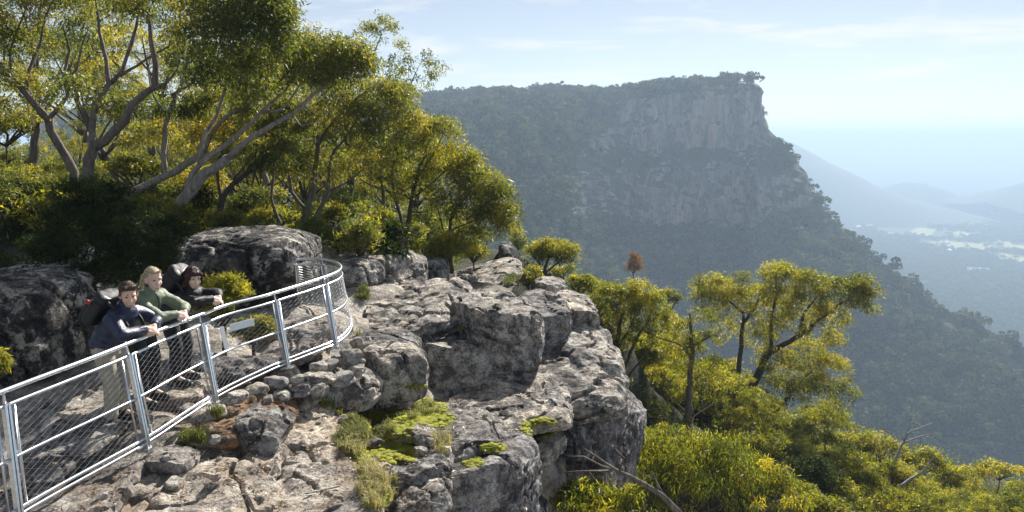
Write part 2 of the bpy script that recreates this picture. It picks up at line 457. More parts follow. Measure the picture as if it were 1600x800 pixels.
# the escarpment across the gorge. Columns: px -> (py, depth) of crest, foot of upper cliff, bench, foot of lower cliff, talus, gorge
MASS = {
  60: [(185, 640), (230, 500), (260, 430), (300, 380), (360, 320), (430, 280), (560, 250)],
 480: [(172, 760), (195, 620), (240, 520), (280, 470), (350, 400), (430, 345), (560, 310)],
 620: [(157, 780), (180, 670), (228, 570), (268, 530), (345, 450), (430, 390), (560, 350)],
 700: [(150, 800), (172, 690), (222, 590), (262, 550), (350, 480), (440, 410), (580, 365)],
 800: [(143, 820), (165, 710), (215, 620), (262, 580), (355, 510), (445, 440), (600, 385)],
 880: [(142, 820), (162, 735), (215, 655), (265, 615), (355, 545), (450, 470), (620, 400)],
 950: [(146, 810), (163, 738), (224, 716), (265, 694), (352, 648), (455, 525), (640, 410)],
 985: [(142, 795), (154, 730), (232, 715), (265, 702), (365, 682), (462, 560), (650, 420)],
 1060: [(132, 780), (141, 722), (234, 713), (262, 702), (368, 688), (470, 575), (660, 425)],
 1120: [(127, 770), (135, 720), (232, 711), (258, 701), (368, 686), (475, 575), (670, 430)],
 1165: [(126, 750), (131, 718), (230, 709), (258, 700), (368, 684), (478, 570), (680, 430)],
 1180: [(128, 735), (132, 716), (228, 708), (258, 699), (368, 682), (482, 562), (690, 430)],
 1186: [(163, 720), (168, 714), (228, 704), (262, 684), (350, 665), (480, 538), (690, 430)],
 1196: [(196, 718), (202, 714), (232, 703), (264, 683), (352, 663), (482, 535), (695, 430)],
 1220: [(222, 714), (228, 710), (245, 700), (268, 683), (356, 659), (486, 530), (700, 430)],
 1242: [(248, 712), (254, 706), (264, 698), (280, 683), (362, 650), (490, 528), (705, 430)],
 1253: [(286, 706), (291, 702), (300, 692), (312, 682), (372, 648), (494, 525), (705, 430)],
 1290: [(330, 700), (335, 694), (343, 684), (353, 672), (395, 640), (500, 525), (710, 430)],
 1340: [(382, 680), (387, 672), (396, 660), (409, 645), (444, 615), (530, 530), (715, 432)],
 1400: [(433, 655), (439, 645), (449, 632), (463, 615), (495, 585), (570, 520), (720, 435)],
 1500: [(496, 620), (503, 608), (514, 594), (528, 575), (556, 548), (612, 505), (735, 440)],
 1600: [(552, 590), (560, 576), (572, 560), (587, 542), (617, 515), (667, 480), (760, 445)],
 1760: [(630, 555), (640, 540), (655, 522), (670, 505), (700, 480), (745, 455), (800, 430)],
 1900: [(690, 520), (700, 505), (715, 490), (730, 470), (760, 445), (800, 420), (860, 400)],
}
def escarpment():
    cols = sorted(MASS)
    px = np.concatenate([np.linspace(60, 480, 40, endpoint=False), np.linspace(480, 980, 130, endpoint=False), np.linspace(980, 1260, 190, endpoint=False), np.linspace(1260, 1900, 130)])
    K = 7
    tab = np.array([MASS[c] for c in cols], float)                 # col,row,(y,d)
    ky = np.stack([np.interp(px, cols, tab[:, k, 0]) for k in range(K)])
    kd = np.stack([np.interp(px, cols, tab[:, k, 1]) for k in range(K)])
    pts = P(px[None], ky, kd)                                     # K,W,3
    right = np.clip((px - 1165) / 60, 0, 1)
    b1 = pts[0] + np.stack([0 * px + right * 90, 0 * px + 120, -4 - right * 70], -1)
    b2 = pts[0] + np.stack([0 * px + right * 260, 0 * px + 420, -20 - right * 260], -1)
    b3 = pts[0] + np.stack([0 * px + right * 500, 0 * px + 900, -60 - right * 300], -1)
    end = pts[-1] + np.array([0, -70, -60]); end2 = pts[-1] + np.array([0, -160, -130])
    key = np.concatenate([[b3, b2, b1], pts, [end, end2]])         # 12 rows
    n_sub = [3, 6, 12, 18, 60, 20, 46, 34, 26, 8, 3]
    rows = []; band = []
    for k, n in enumerate(n_sub):
        for t in np.arange(n) / n:
            rows.append(key[k] * (1 - t) + key[k + 1] * t); band.append(k + t)
    rows.append(key[-1]); band.append(11)
    X = np.array(rows); band = np.array(band)
    for _ in range(2):                                            # soften the creases
        X[1:-1] = .5 * X[1:-1] + .25 * (X[:-2] + X[2:])
        X[:, 1:-1] = .5 * X[:, 1:-1] + .25 * (X[:, :-2] + X[:, 2:])
    N = np.cross(np.gradient(X, axis=1), np.gradient(X, axis=0)); N /= np.linalg.norm(N, axis=-1, keepdims=True) + 1e-9
    N[N[..., 1] > .3] *= -1
    steep = np.clip((.75 - np.abs(N[..., 2])) / .35, 0, 1)
    q = X * np.array([.055, .055, .012])
    ribs = fbm(q, 4, 3, .55); buttress = fbm(X * np.array([.014, .014, .004]), 3, 8)
    strata = np.sin(X[..., 2] * .55 + 2.5 * noise(X * .02, 4)) * .35
    H = N.copy(); H[..., 2] = 0; H /= np.linalg.norm(H, axis=-1, keepdims=True) + 1e-9
    amp = (10 * ribs + 13 * buttress + strata) * steep
    X = X + H * amp[..., None]
    X[..., 2] += (5 * fbm(X * .02, 4, 12)) * (1 - steep) * np.clip((np.abs(band - 3) - .2), 0, 1)[:, None]
    gul = fbm(X * np.array([.011, .006, .004]), 3, 21)
    X[..., 2] += 22 * gul * np.clip((band - 7) / 1.2, 0, 1)[:, None]
    return X, steep, band
def escmat():
    m, N, L, out = newmat('escarpment_rock_and_scrub')
    b = N.new('ShaderNodeBsdfPrincipled'); b.inputs['Roughness'].default_value = .95
    geo = N.new('ShaderNodeNewGeometry'); v = geo.outputs['Position']
    mp = N.new('ShaderNodeMapping'); mp.inputs['Scale'].default_value = (.09, .09, .022); L.new(v, mp.inputs['Vector'])
    n = texn(N, L, mp.outputs[0], 1, 9, .68, .3)
    r = ramp(N, [(.34, (.07, .06, .06)), (.48, (.2, .17, .16)), (.6, (.4, .31, .26)), (.72, (.5, .31, .22))]); L.new(n.outputs['Fac'], r.inputs['Fac'])
    mp2 = N.new('ShaderNodeMapping'); mp2.inputs['Scale'].default_value = (.25, .25, .03); L.new(v, mp2.inputs['Vector'])
    n2 = texn(N, L, mp2.outputs[0], 1, 5, .7); r2 = ramp(N, [(.3, (.55, .55, .55)), (.7, (1.3, 1.3, 1.3))]); L.new(n2.outputs['Fac'], r2.inputs['Fac'])
    c = mixc(N, L, .9, r.outputs[0], r2.outputs[0], 'MULTIPLY')
    sp = N.new('ShaderNodeSeparateXYZ'); L.new(geo.outputs['Normal'], sp.inputs[0])
    ab = N.new('ShaderNodeMath'); ab.operation = 'ABSOLUTE'; L.new(sp.outputs['Z'], ab.inputs[0])
    ns = texn(N, L, v, .12, 6, .7)
    ad = N.new('ShaderNodeMath'); ad.operation = 'MULTIPLY_ADD'; ad.inputs[1].default_value = .9; L.new(ns.outputs['Fac'], ad.inputs[0]); L.new(ab.outputs[0], ad.inputs[2])
    rs = ramp(N, [(.88, (0, 0, 0)), (1.0, (1, 1, 1))]); L.new(ad.outputs[0], rs.inputs['Fac'])
    g = ramp(N, [(.35, (.02, .03, .014)), (.7, (.065, .075, .035))]); L.new(ns.outputs['Fac'], g.inputs['Fac'])
    c = mixc(N, L, rs.outputs[0], c, g.outputs[0])
    L.new(c, b.inputs['Base Color'])
    bp = N.new('ShaderNodeBump'); bp.inputs['Strength'].default_value = .9; bp.inputs['Distance'].default_value = 3
    L.new(n.outputs['Fac'], bp.inputs['Height']); L.new(bp.outputs[0], b.inputs['Normal'])
    L.new(b.outputs[0], out.inputs['Surface'])
    return m
M['escarpment'] = escmat()
ESC, ESC_STEEP, ESC_BAND = escarpment()
tag(gridmesh('escarpment', ESC, M['escarpment']), kind='structure')

# ---- canopy: a few crown kinds, scattered by geometry nodes as one uncountable mass
def far_crown(seed, n=230, flat=.75):
    r = np.random.default_rng(seed)
    nb = r.integers(5, 8)
    cen = r.normal(0, .33, (nb, 3)) * (1, 1, .55) + (0, 0, .62); br = r.uniform(.24, .42, nb)
    k = r.integers(0, nb, n)
    d = r.normal(size=(n, 3)); d[:, 2] = d[:, 2] * .8 + .35; d /= np.linalg.norm(d, axis=1, keepdims=True)
    c = cen[k] + d * (br[k] * r.uniform(.75, 1.05, n))[:, None] * (1, 1, flat)
    a = r.normal(size=(n, 3)) + d * .0; a -= d * (a * d).sum(1, keepdims=True) * .6; a /= np.linalg.norm(a, axis=1, keepdims=True)
    b_ = np.cross(d, a); b_ /= np.linalg.norm(b_, axis=1, keepdims=True) + 1e-9
    s = r.uniform(.07, .13, n)[:, None]
    v = np.stack([c - a * s, c - b_ * s * .7, c + a * s, c + b_ * s * .7], 1).reshape(-1, 3)
    f = np.arange(n * 4).reshape(-1, 4)
    tone = np.repeat(np.clip(r.normal(.45, .18, n) + .12 * r.normal(size=nb)[k], 0, 1), 4)
    tv, tf = tube([(0, 0, -.15), (.02, .01, .3), (0, 0, .6)], [.035, .025, .01], 5, False)
    v = np.concatenate([v, tv]); f = np.concatenate([f, tf + n * 4]); tone = np.concatenate([tone, np.zeros(len(tv))])
    return v, f, tone
protos = bpy.data.collections.new('canopy_kinds')
for s in range(5):
    v, f, t = far_crown(100 + s, flat=(.75, .9, .7, 1.0, .8)[s])
    o = mk('canopy_tree', v, f, M['leaf_far'], smooth=False, tone=t)
    COL.objects.unlink(o); protos.objects.link(o)

def scatter(name, pts, rot, scl, idx, label):
    me = bpy.data.meshes.new(name); me.vertices.add(len(pts)); me.vertices.foreach_set('co', np.asarray(pts, np.float32).ravel())
    for nm, ty, arr in (('rotz', 'FLOAT', rot), ('idx', 'INT', idx)):
        a = me.attributes.new(nm, ty, 'POINT'); a.data.foreach_set('value', np.asarray(arr, np.float32 if ty == 'FLOAT' else np.int32))
    a = me.attributes.new('scl', 'FLOAT_VECTOR', 'POINT'); a.data.foreach_set('vector', np.asarray(scl, np.float32).ravel())
    me.update(); o = bpy.data.objects.new(name, me); COL.objects.link(o)
    g = bpy.data.node_groups.new(name, 'GeometryNodeTree')
    g.interface.new_socket('Geometry', in_out='INPUT', socket_type='NodeSocketGeometry')
    g.interface.new_socket('Geometry', in_out='OUTPUT', socket_type='NodeSocketGeometry')
    N, L = g.nodes, g.links
    gi, go = N.new('NodeGroupInput'), N.new('NodeGroupOutput')
    iop = N.new('GeometryNodeInstanceOnPoints'); ci = N.new('GeometryNodeCollectionInfo')
    ci.inputs['Collection'].default_value = protos; ci.inputs['Separate Children'].default_value = True; ci.inputs['Reset Children'].default_value = True
    def attr(nm, ty):
        n = N.new('GeometryNodeInputNamedAttribute'); n.data_type = ty; n.inputs['Name'].default_value = nm; return n.outputs['Attribute']
    cx = N.new('ShaderNodeCombineXYZ'); L.new(attr('rotz', 'FLOAT'), cx.inputs['Z'])
    L.new(gi.outputs[0], iop.inputs['Points']); L.new(ci.outputs[0], iop.inputs['Instance'])
    iop.inputs['Pick Instance'].default_value = True
    L.new(attr('idx', 'INT'), iop.inputs['Instance Index']); L.new(cx.outputs[0], iop.inputs['Rotation']); L.new(attr('scl', 'FLOAT_VECTOR'), iop.inputs['Scale'])
    L.new(iop.outputs[0], go.inputs[0])
    md = o.modifiers.new('scatter', 'NODES'); md.node_group = g
    tag(o, label, kind='stuff')
    return o
def screen_px(q):
    q = q - np.array([0, 0, CAM_Z]); return 800 + FPX * q[..., 0] / (q[..., 1] * cos(PITCH) - q[..., 2] * sin(PITCH))
def esc_forest():
    A = ESC[:-1, :-1]; e1 = ESC[1:, :-1] - A; e2 = ESC[:-1, 1:] - A
    area = np.linalg.norm(np.cross(e1, e2), axis=-1)
    st = ESC_STEEP[:-1, :-1]
    band = ESC_BAND[:-1][:, None] + 0 * st
    clump = np.clip(.75 + .9 * fbm(A * .03, 3, 77), .12, 1.6)
    w = area * clump * np.where(st > .55, .035, np.where(st > .3, .25, 1.0)) * np.where(band < 2, .06, 1) * np.where((band > 2) & (band < 3.2), .8, 1)
    cols_ = np.broadcast_to(screen_px(A), band.shape); w = w * np.where((cols_ < 950) & (st > .3) & (band > 3.2), 6, 1) * np.where((cols_ > 945) & (band > 4.6) & (band < 6.9), .3, 1)
    w = w * np.where((cols_ > 1150) & (band > 2) & (band < 4.2), .12, 1)
    n = 17000
    k = rng.choice(w.size, n, p=(w / w.sum()).ravel())
    i, j = np.unravel_index(k, w.shape)
    p = A[i, j] + e1[i, j] * rng.random((n, 1)) + e2[i, j] * rng.random((n, 1))
    s = (5 + 11 * rng.random(n) ** 1.8) * np.where(band[i, j] < 4, .62, 1) * np.where(st[i, j] > .4, .5, 1)
    p[:, 2] -= s * .08
    scl = np.stack([s, s, s * rng.uniform(.8, 1.15, n)], -1)
    return scatter('escarpment_forest', p, rng.random(n) * 6.28, scl, rng.integers(0, 5, n), 'dense bushland canopy covering the escarpment across the gorge')
esc_forest()
def valley_forest():
    n = 30000
    py = 300 + 260 * rng.random(n) ** .55 ; px = rng.uniform(1180, 1680, n)
    d = depth_at(px, py, VALLEY_Z)
    p = P(px, py, d)
    k = fbm(p * np.array([.004, .004, 0]), 3, 31)
    ok = k > -.7
    for pad in [o for o in bpy.data.objects if o.name.startswith('paddock')]:
        v = np.array([x.co[:] for x in pad.data.vertices]); lo, hi = v.min(0), v.max(0)
        c, h = (lo + hi) / 2, (hi - lo) / 2
        inside = (((p[:, 0] - c[0]) / h[0]) ** 2 + ((p[:, 1] - c[1]) / h[1]) ** 2) < .9
        ok &= ~(inside & (rng.random(n) > .04))
    p = p[ok]; n = len(p)
    s = rng.uniform(8, 17, n)
    p[:, 2] = VALLEY_Z - 1
    scatter('valley_forest', p, rng.random(n) * 6.28, np.stack([s, s, s * .8], -1), rng.integers(0, 5, n), 'hazy woodland spread over the valley floor')
valley_forest()

# small town in the valley
M['house_wall'] = plain('pale_house_wall', (.72, .7, .66), rough=.8)
M['house_roof'] = plain('white_iron_roof', (.82, .83, .84), rough=.5)
def house(px, py, w, l, h, rz, label, group=None):
    b = G(px, py, VALLEY_Z + .3); b[2] = VALLEY_Z + .2
    t = thing('house', label, 'house', b, group); t.rotation_euler = (0, 0, rz)
    MB().box((0, 0, h / 2), w, l, h).build('wall', M['house_wall'], t, False)
    e = .6; z0 = h; z1 = h + w * .32
    v = [(-w/2-e, -l/2-e, z0), (w/2+e, -l/2-e, z0), (w/2+e, l/2+e, z0), (-w/2-e, l/2+e, z0), (0, -l/2-e, z1), (0, l/2+e, z1)]
    MB().add(v, [[0, 4, 5, 3], [1, 2, 5, 4]]).add(v, [[0, 1, 4], [2, 3, 5]]).build('roof', M['house_roof'], t, False)
HS = [(1338, 348), (1346, 352), (1352, 349), (1358, 355), (1372, 346), (1382, 351), (1396, 368), (1414, 337), (1420, 330), (1362, 333), (1366, 341),
      (1390, 342), (1478, 381), (1485, 395), (1341, 357)]
for k, (a, b_) in enumerate(HS):
    house(a, b_, 13 + k % 3 * 4, 22 + k % 4 * 6, 5, k * .7, 'tiny white roofed house among trees of the hazy valley town', 'houses of the valley town')
house(1527, 427, 22, 44, 7, 1.2, 'lone white shed in the valley woodland below the paddocks')
house(1532, 424, 14, 20, 5, .4, 'small white outbuilding just behind the lone valley shed')
# ------------------------------------------------------------------ near ground: lookout ledge, then the bushy slope falling into the gorge
CP = np.array([P(*c) for c in [
    (100, 790, 6.3), (300, 790, 6.6), (500, 790, 7.0), (550, 790, 7.3), (420, 700, 8.0), (560, 690, 8.6), (640, 640, 9.9), (680, 680, 9.6),
    (600, 560, 11.0), (690, 610, 10.9), (800, 600, 12.0), (860, 660, 12.0), (740, 520, 13.4), (900, 520, 14.6), (860, 740, 13.5), 
    (980, 760, 14.5), (1000, 1000, 17), (900, 1000, 13.2), (1160, 780, 38), (1600, 900, 44), (1450, 860, 44), (1300, 850, 38), (1100, 880, 24), (1200, 900, 22), (1450, 950, 30),
    (950, 590, 30), (1050, 680, 32), (1000, 560, 40), (1300, 740, 52), (1550, 850, 54), (1500, 800, 66), (1100, 680, 48), (1300, 770, 60), (1400, 810, 60), (1200, 740, 56), (1500, 850, 60), (1350, 810, 48), (1250, 780, 46), (1100, 690, 58), (1400, 830, 80), (1200, 770, 85), (1600, 880, 62), (1000, 640, 56), (1450, 830, 52), (880, 470, 26), (940, 520, 34), (800, 425, 24), (740, 440, 17), (640, 440, 15.5), (560, 430, 14.5)]]
    + [(3.5, 12, -9), (5, 14, -10.5), (4, 17, -9.5), (6.5, 18, -11), (-1.1, 7.4, -3.2), (-.6, 6.2, -4), (0, 8.2, -4.5), (.6, 9.6, -3.5), (1.5, 9.5, -6), (1.6, 11.4, -4.5), (2.7, 13.2, -9), (.2, 10.6, -1.6), (-.9, 8.2, -2.2), (2.4, 11, -7), (-4.5, 4.5, 0), (-3.9, 7.2, 0), (-3.6, 8.6, .07), (-3.1, 10, .1), (-3.2, 12, .1), (-6, 6, 0), (-6, 9, .05), (-5, 11, .2), (-8, 8, .5), (-9, 11, .8),
       (-7, 14, 1.2), (-4.5, 15, .9), (-11, 17, 1.2), (-5, 20, .8), (-14, 25, 1.6), (-5, 28, .2), (0, 24, -.6), (-20, 10, 1.5), (-25, 30, 2.5), (-5, 40, -3),
       (3, 34, -4), (-3, 2, -.5), (2, 3, -4), (-8, 1, .3), (5, 8, -9), (8, 14, -12), (12, 4, -16), (30, 20, -20), (40, 60, -34), (20, 70, -36), (0, 70, -28),
       (-30, 60, -4), (80, 40, -60), (80, 100, -90), (0, 130, -80), (-60, 100, -20), (40, 140, -110), (100, 0, -90), (-80, 30, 6), (-60, -60, 5), (40, -60, -60),
       (60, 230, -190), (150, 150, -190), (-60, 220, -70), (-200, 200, -40), (230, 60, -230), (250, 250, -280), (150, 310, -290), (100, 300, -270), (0, 310, -260), (210, 320, -320), (50, 310, -270), (-100, 310, -200), (150, 230, -260), (100, 220, -240), (280, 310, -330), (-250, 0, 10), (250, -200, -260), (-100, -250, 0)])
def ground_z(x, y):
    x = np.asarray(x, float); y = np.asarray(y, float)
    d2 = (x[..., None] - CP[:, 0]) ** 2 + (y[..., None] - CP[:, 1]) ** 2
    rr = np.hypot(CP[:, 0], CP[:, 1]); s = .04 + .002 * np.maximum(rr - 8, 0) ** 1.6
    w = 1 / (d2 + s) ** 1.9
    return (w * CP[:, 2]).sum(-1) / w.sum(-1)
def near_ground():
    xs = np.concatenate([-np.geomspace(300, 14, 26), np.arange(-13.5, 6.01, .085), np.geomspace(6.6, 40, 46), np.geomspace(44, 300, 24)])
    ys = np.concatenate([np.linspace(-240, -6, 14), np.arange(-4, 2.5, .5), np.arange(2.6, 18, .085), np.geomspace(18.5, 60, 60), np.geomspace(64, 320, 28)])
    x, y = np.meshgrid(xs, ys)
    z = ground_z(x, y)
    r = np.hypot(x, y)
    p = np.stack([x, y, z], -1)
    near = np.clip((17 - r) / 6, 0, 1)
    path = np.clip(1 - np.abs(x + 4.2 + .1 * (y - 8)) / 1.3, 0, 1) * (y < 12.5)
    rough = (.30 * fbm(p * np.array([.9, .9, .4]), 5, 41) - .10 * np.abs(noise(p * 1.9, 6)) + .05 * noise(p * 6, 9)) * (1 - .75 * path)
    step = .16 * np.round((z + .5 * fbm(p * .5, 3, 3)) / .16) - z
    z = z + near * (rough * .55 + np.clip(step, -.1, .1) * .6) + (1 - near) * fbm(p * .25, 3, 5) * np.clip(r / 60, .2, 1.5)
    p[..., 2] = z - .05 - .12 * near * np.clip((x + 3.9) / .5, 0, 1)
    return gridmesh('ground', p, M['ground'])
def groundmat():
    m = rockmat('ledge_rock', (.17, .162, .155), (.40, .38, .36), (.62, .59, .55), lichen=.6, warm=(.44, .38, .3), blotch=.25, spot=.5)
    N, L = m.node_tree.nodes, m.node_tree.links
    b = [n for n in N if n.type == 'BSDF_PRINCIPLED'][0]
    c = b.inputs['Base Color'].links[0].from_socket
    geo = N.new('ShaderNodeNewGeometry'); ln = N.new('ShaderNodeVectorMath'); ln.operation = 'LENGTH'; L.new(geo.outputs['Position'], ln.inputs[0])
    r = ramp(N, [(.0, (0, 0, 0)), (1, (1, 1, 1))]); mr = N.new('ShaderNodeMapRange'); mr.inputs['From Min'].default_value = 14.5; mr.inputs['From Max'].default_value = 18
    L.new(ln.outputs['Value'], mr.inputs['Value'])
    n = texn(N, L, geo.outputs['Position'], .8, 6, .65); g = ramp(N, [(.35, (.015, .02, .009)), (.6, (.045, .045, .02)), (.75, (.08, .065, .04))]); L.new(n.outputs['Fac'], g.inputs['Fac'])
    L.new(mixc(N, L, mr.outputs[0], c, g.outputs[0]), b.inputs['Base Color'])
    return m
M['ground'] = groundmat()
tag(near_ground(), kind='structure')

# ------------------------------------------------------------------ rocks
def cube_sphere(n):
    t = np.linspace(-1, 1, n + 1); t = np.tan(t * pi / 4 * .92) / math.tan(pi / 4 * .92)
    a, b = np.meshgrid(t, t); o = np.ones_like(a)
    F = [(o, a, b), (-o, b, a), (b, o, a), (a, -o, b), (a, b, o), (b, a, -o)]
    v = np.concatenate([np.stack(q, -1).reshape(-1, 3) for q in F])
    i = np.arange(n)[:, None] * (n + 1); j = np.arange(n)[None]
    f1 = np.stack([i + j, i + j + 1, i + n + 2 + j, i + n + 1 + j], -1).reshape(-1, 4)
    f = np.concatenate([f1 + k * (n + 1) ** 2 for k in range(6)])
    key = np.round(v * 1e5).astype(np.int64)
    _, idx, inv = np.unique(key, axis=0, return_index=True, return_inverse=True)
    return v[idx], inv.ravel()[f]
_CS = {}
def rock_verts(half, seed, n=26, k=4.0, cuts=7, rough=1.0, strata=0.4, cracks=1.0, flat_top=False):
    if n not in _CS: _CS[n] = cube_sphere(n)
    v, f = _CS[n]; v = v.copy(); r = np.random.default_rng(seed)
    k = k * 1.15
    v /= ((np.abs(v) ** k).sum(1) ** (1 / k))[:, None]
    for _ in range(cuts + 4):                                      # chip flat facets off the block
        nn = r.normal(size=3); nn[2] *= .8; nn /= np.linalg.norm(nn)
        t = v @ nn - r.uniform(.55, .92) * np.abs(nn).sum() ** .75
        v -= nn * np.maximum(t, 0)[:, None] * .93
    half = np.asarray(half, float); s = half.mean()
    p = v * half
    nrm = v / (half / s); nrm /= np.linalg.norm(nrm, axis=1, keepdims=True)
    off = r.uniform(-50, 50, 3)
    q = (p + off)
    d = .045 * s ** .8 * fbm(q * (1.3 / s ** .75), 3, seed % 97, .5)
    d += .03 * rough * (1 - 2.4 * np.abs(noise(q * 3.1, seed % 31)))
    d += .020 * rough * fbm(q * 8, 3, 5, .6)
    bl = noise(np.floor(q * np.array([1.5, 1.5, 3.2]) / s ** .5 + .35 * noise(q * 2, 8)[:, None]) * 1.37 + .5, 23)   # joint blocks standing proud or back
    d += .05 * s ** .7 * bl
    cr = np.abs(noise(q * (1.25 / s ** .5) * np.array([1, 1, .45]), 55))
    d -= cracks * .13 * s ** .5 * np.exp(-(cr / .022) ** 2)
    if strata:
        zz = q[:, 2] + .10 * noise(q * .9, 15) + .12 * q[:, 0]
        per = .24; ph = np.abs((zz / per) % 1 - .5) * 2
        side = np.clip(1.15 - np.abs(nrm[:, 2]), 0, 1)
        d -= strata * .085 * np.exp(-((1 - ph) / .16) ** 2) * side
        d += strata * .07 * noise(np.stack([q[:, 0] * .3, q[:, 1] * .3, np.floor(zz / per) * 3.7], -1), 19) * side
    return p + nrm * d[:, None], f
def euler(rx, ry, rz):
    a = np.array([[1, 0, 0], [0, cos(rx), -sin(rx)], [0, sin(rx), cos(rx)]])
    b = np.array([[cos(ry), 0, sin(ry)], [0, 1, 0], [-sin(ry), 0, cos(ry)]])
    c = np.array([[cos(rz), -sin(rz), 0], [sin(rz), cos(rz), 0], [0, 0, 1]])
    return c @ b @ a
_seed = [1000]
def rock(name, box, d, thick, m='rock', parent=None, rz=0, tilt=(0, 0), n=26, **kw):
    """a rock filling the pixel box (x0, y0, x1, y1) with its middle at depth d; thick = extent away from the camera"""
    _seed[0] += 1
    n = max(10, int(n * .84))
    x0, y0, x1, y1 = box
    c = P((x0 + x1) / 2, (y0 + y1) / 2, d)
    w = (x1 - x0) / FPX * d
    el = PITCH + math.atan(((y0 + y1) / 2 - 400) / FPX)             # looking down: part of the height seen is the top face
    h = max(.12, ((y1 - y0) / FPX * d - .75 * thick * sin(el)) / cos(el))
    v, f = rock_verts((w / 2 * 1.1, thick / 2 * 1.08, h / 2 * 1.12), kw.pop('seed', _seed[0]), n, **kw)
    v = v @ euler(R(tilt[0]), R(tilt[1]), R(rz)).T
    o = mk(name, v, f, M[m], smooth=False); o.location = [float(q) for q in c]
    if parent is not None:
        o.parent = parent; o.location = [float(q) for q in c - np.array(parent.location)]
    return o
outcrop = thing('rock_outcrop', 'broad broken grey sandstone outcrop with lichened ledges beyond the lookout railing', 'rock outcrop', P(700, 620, 11))
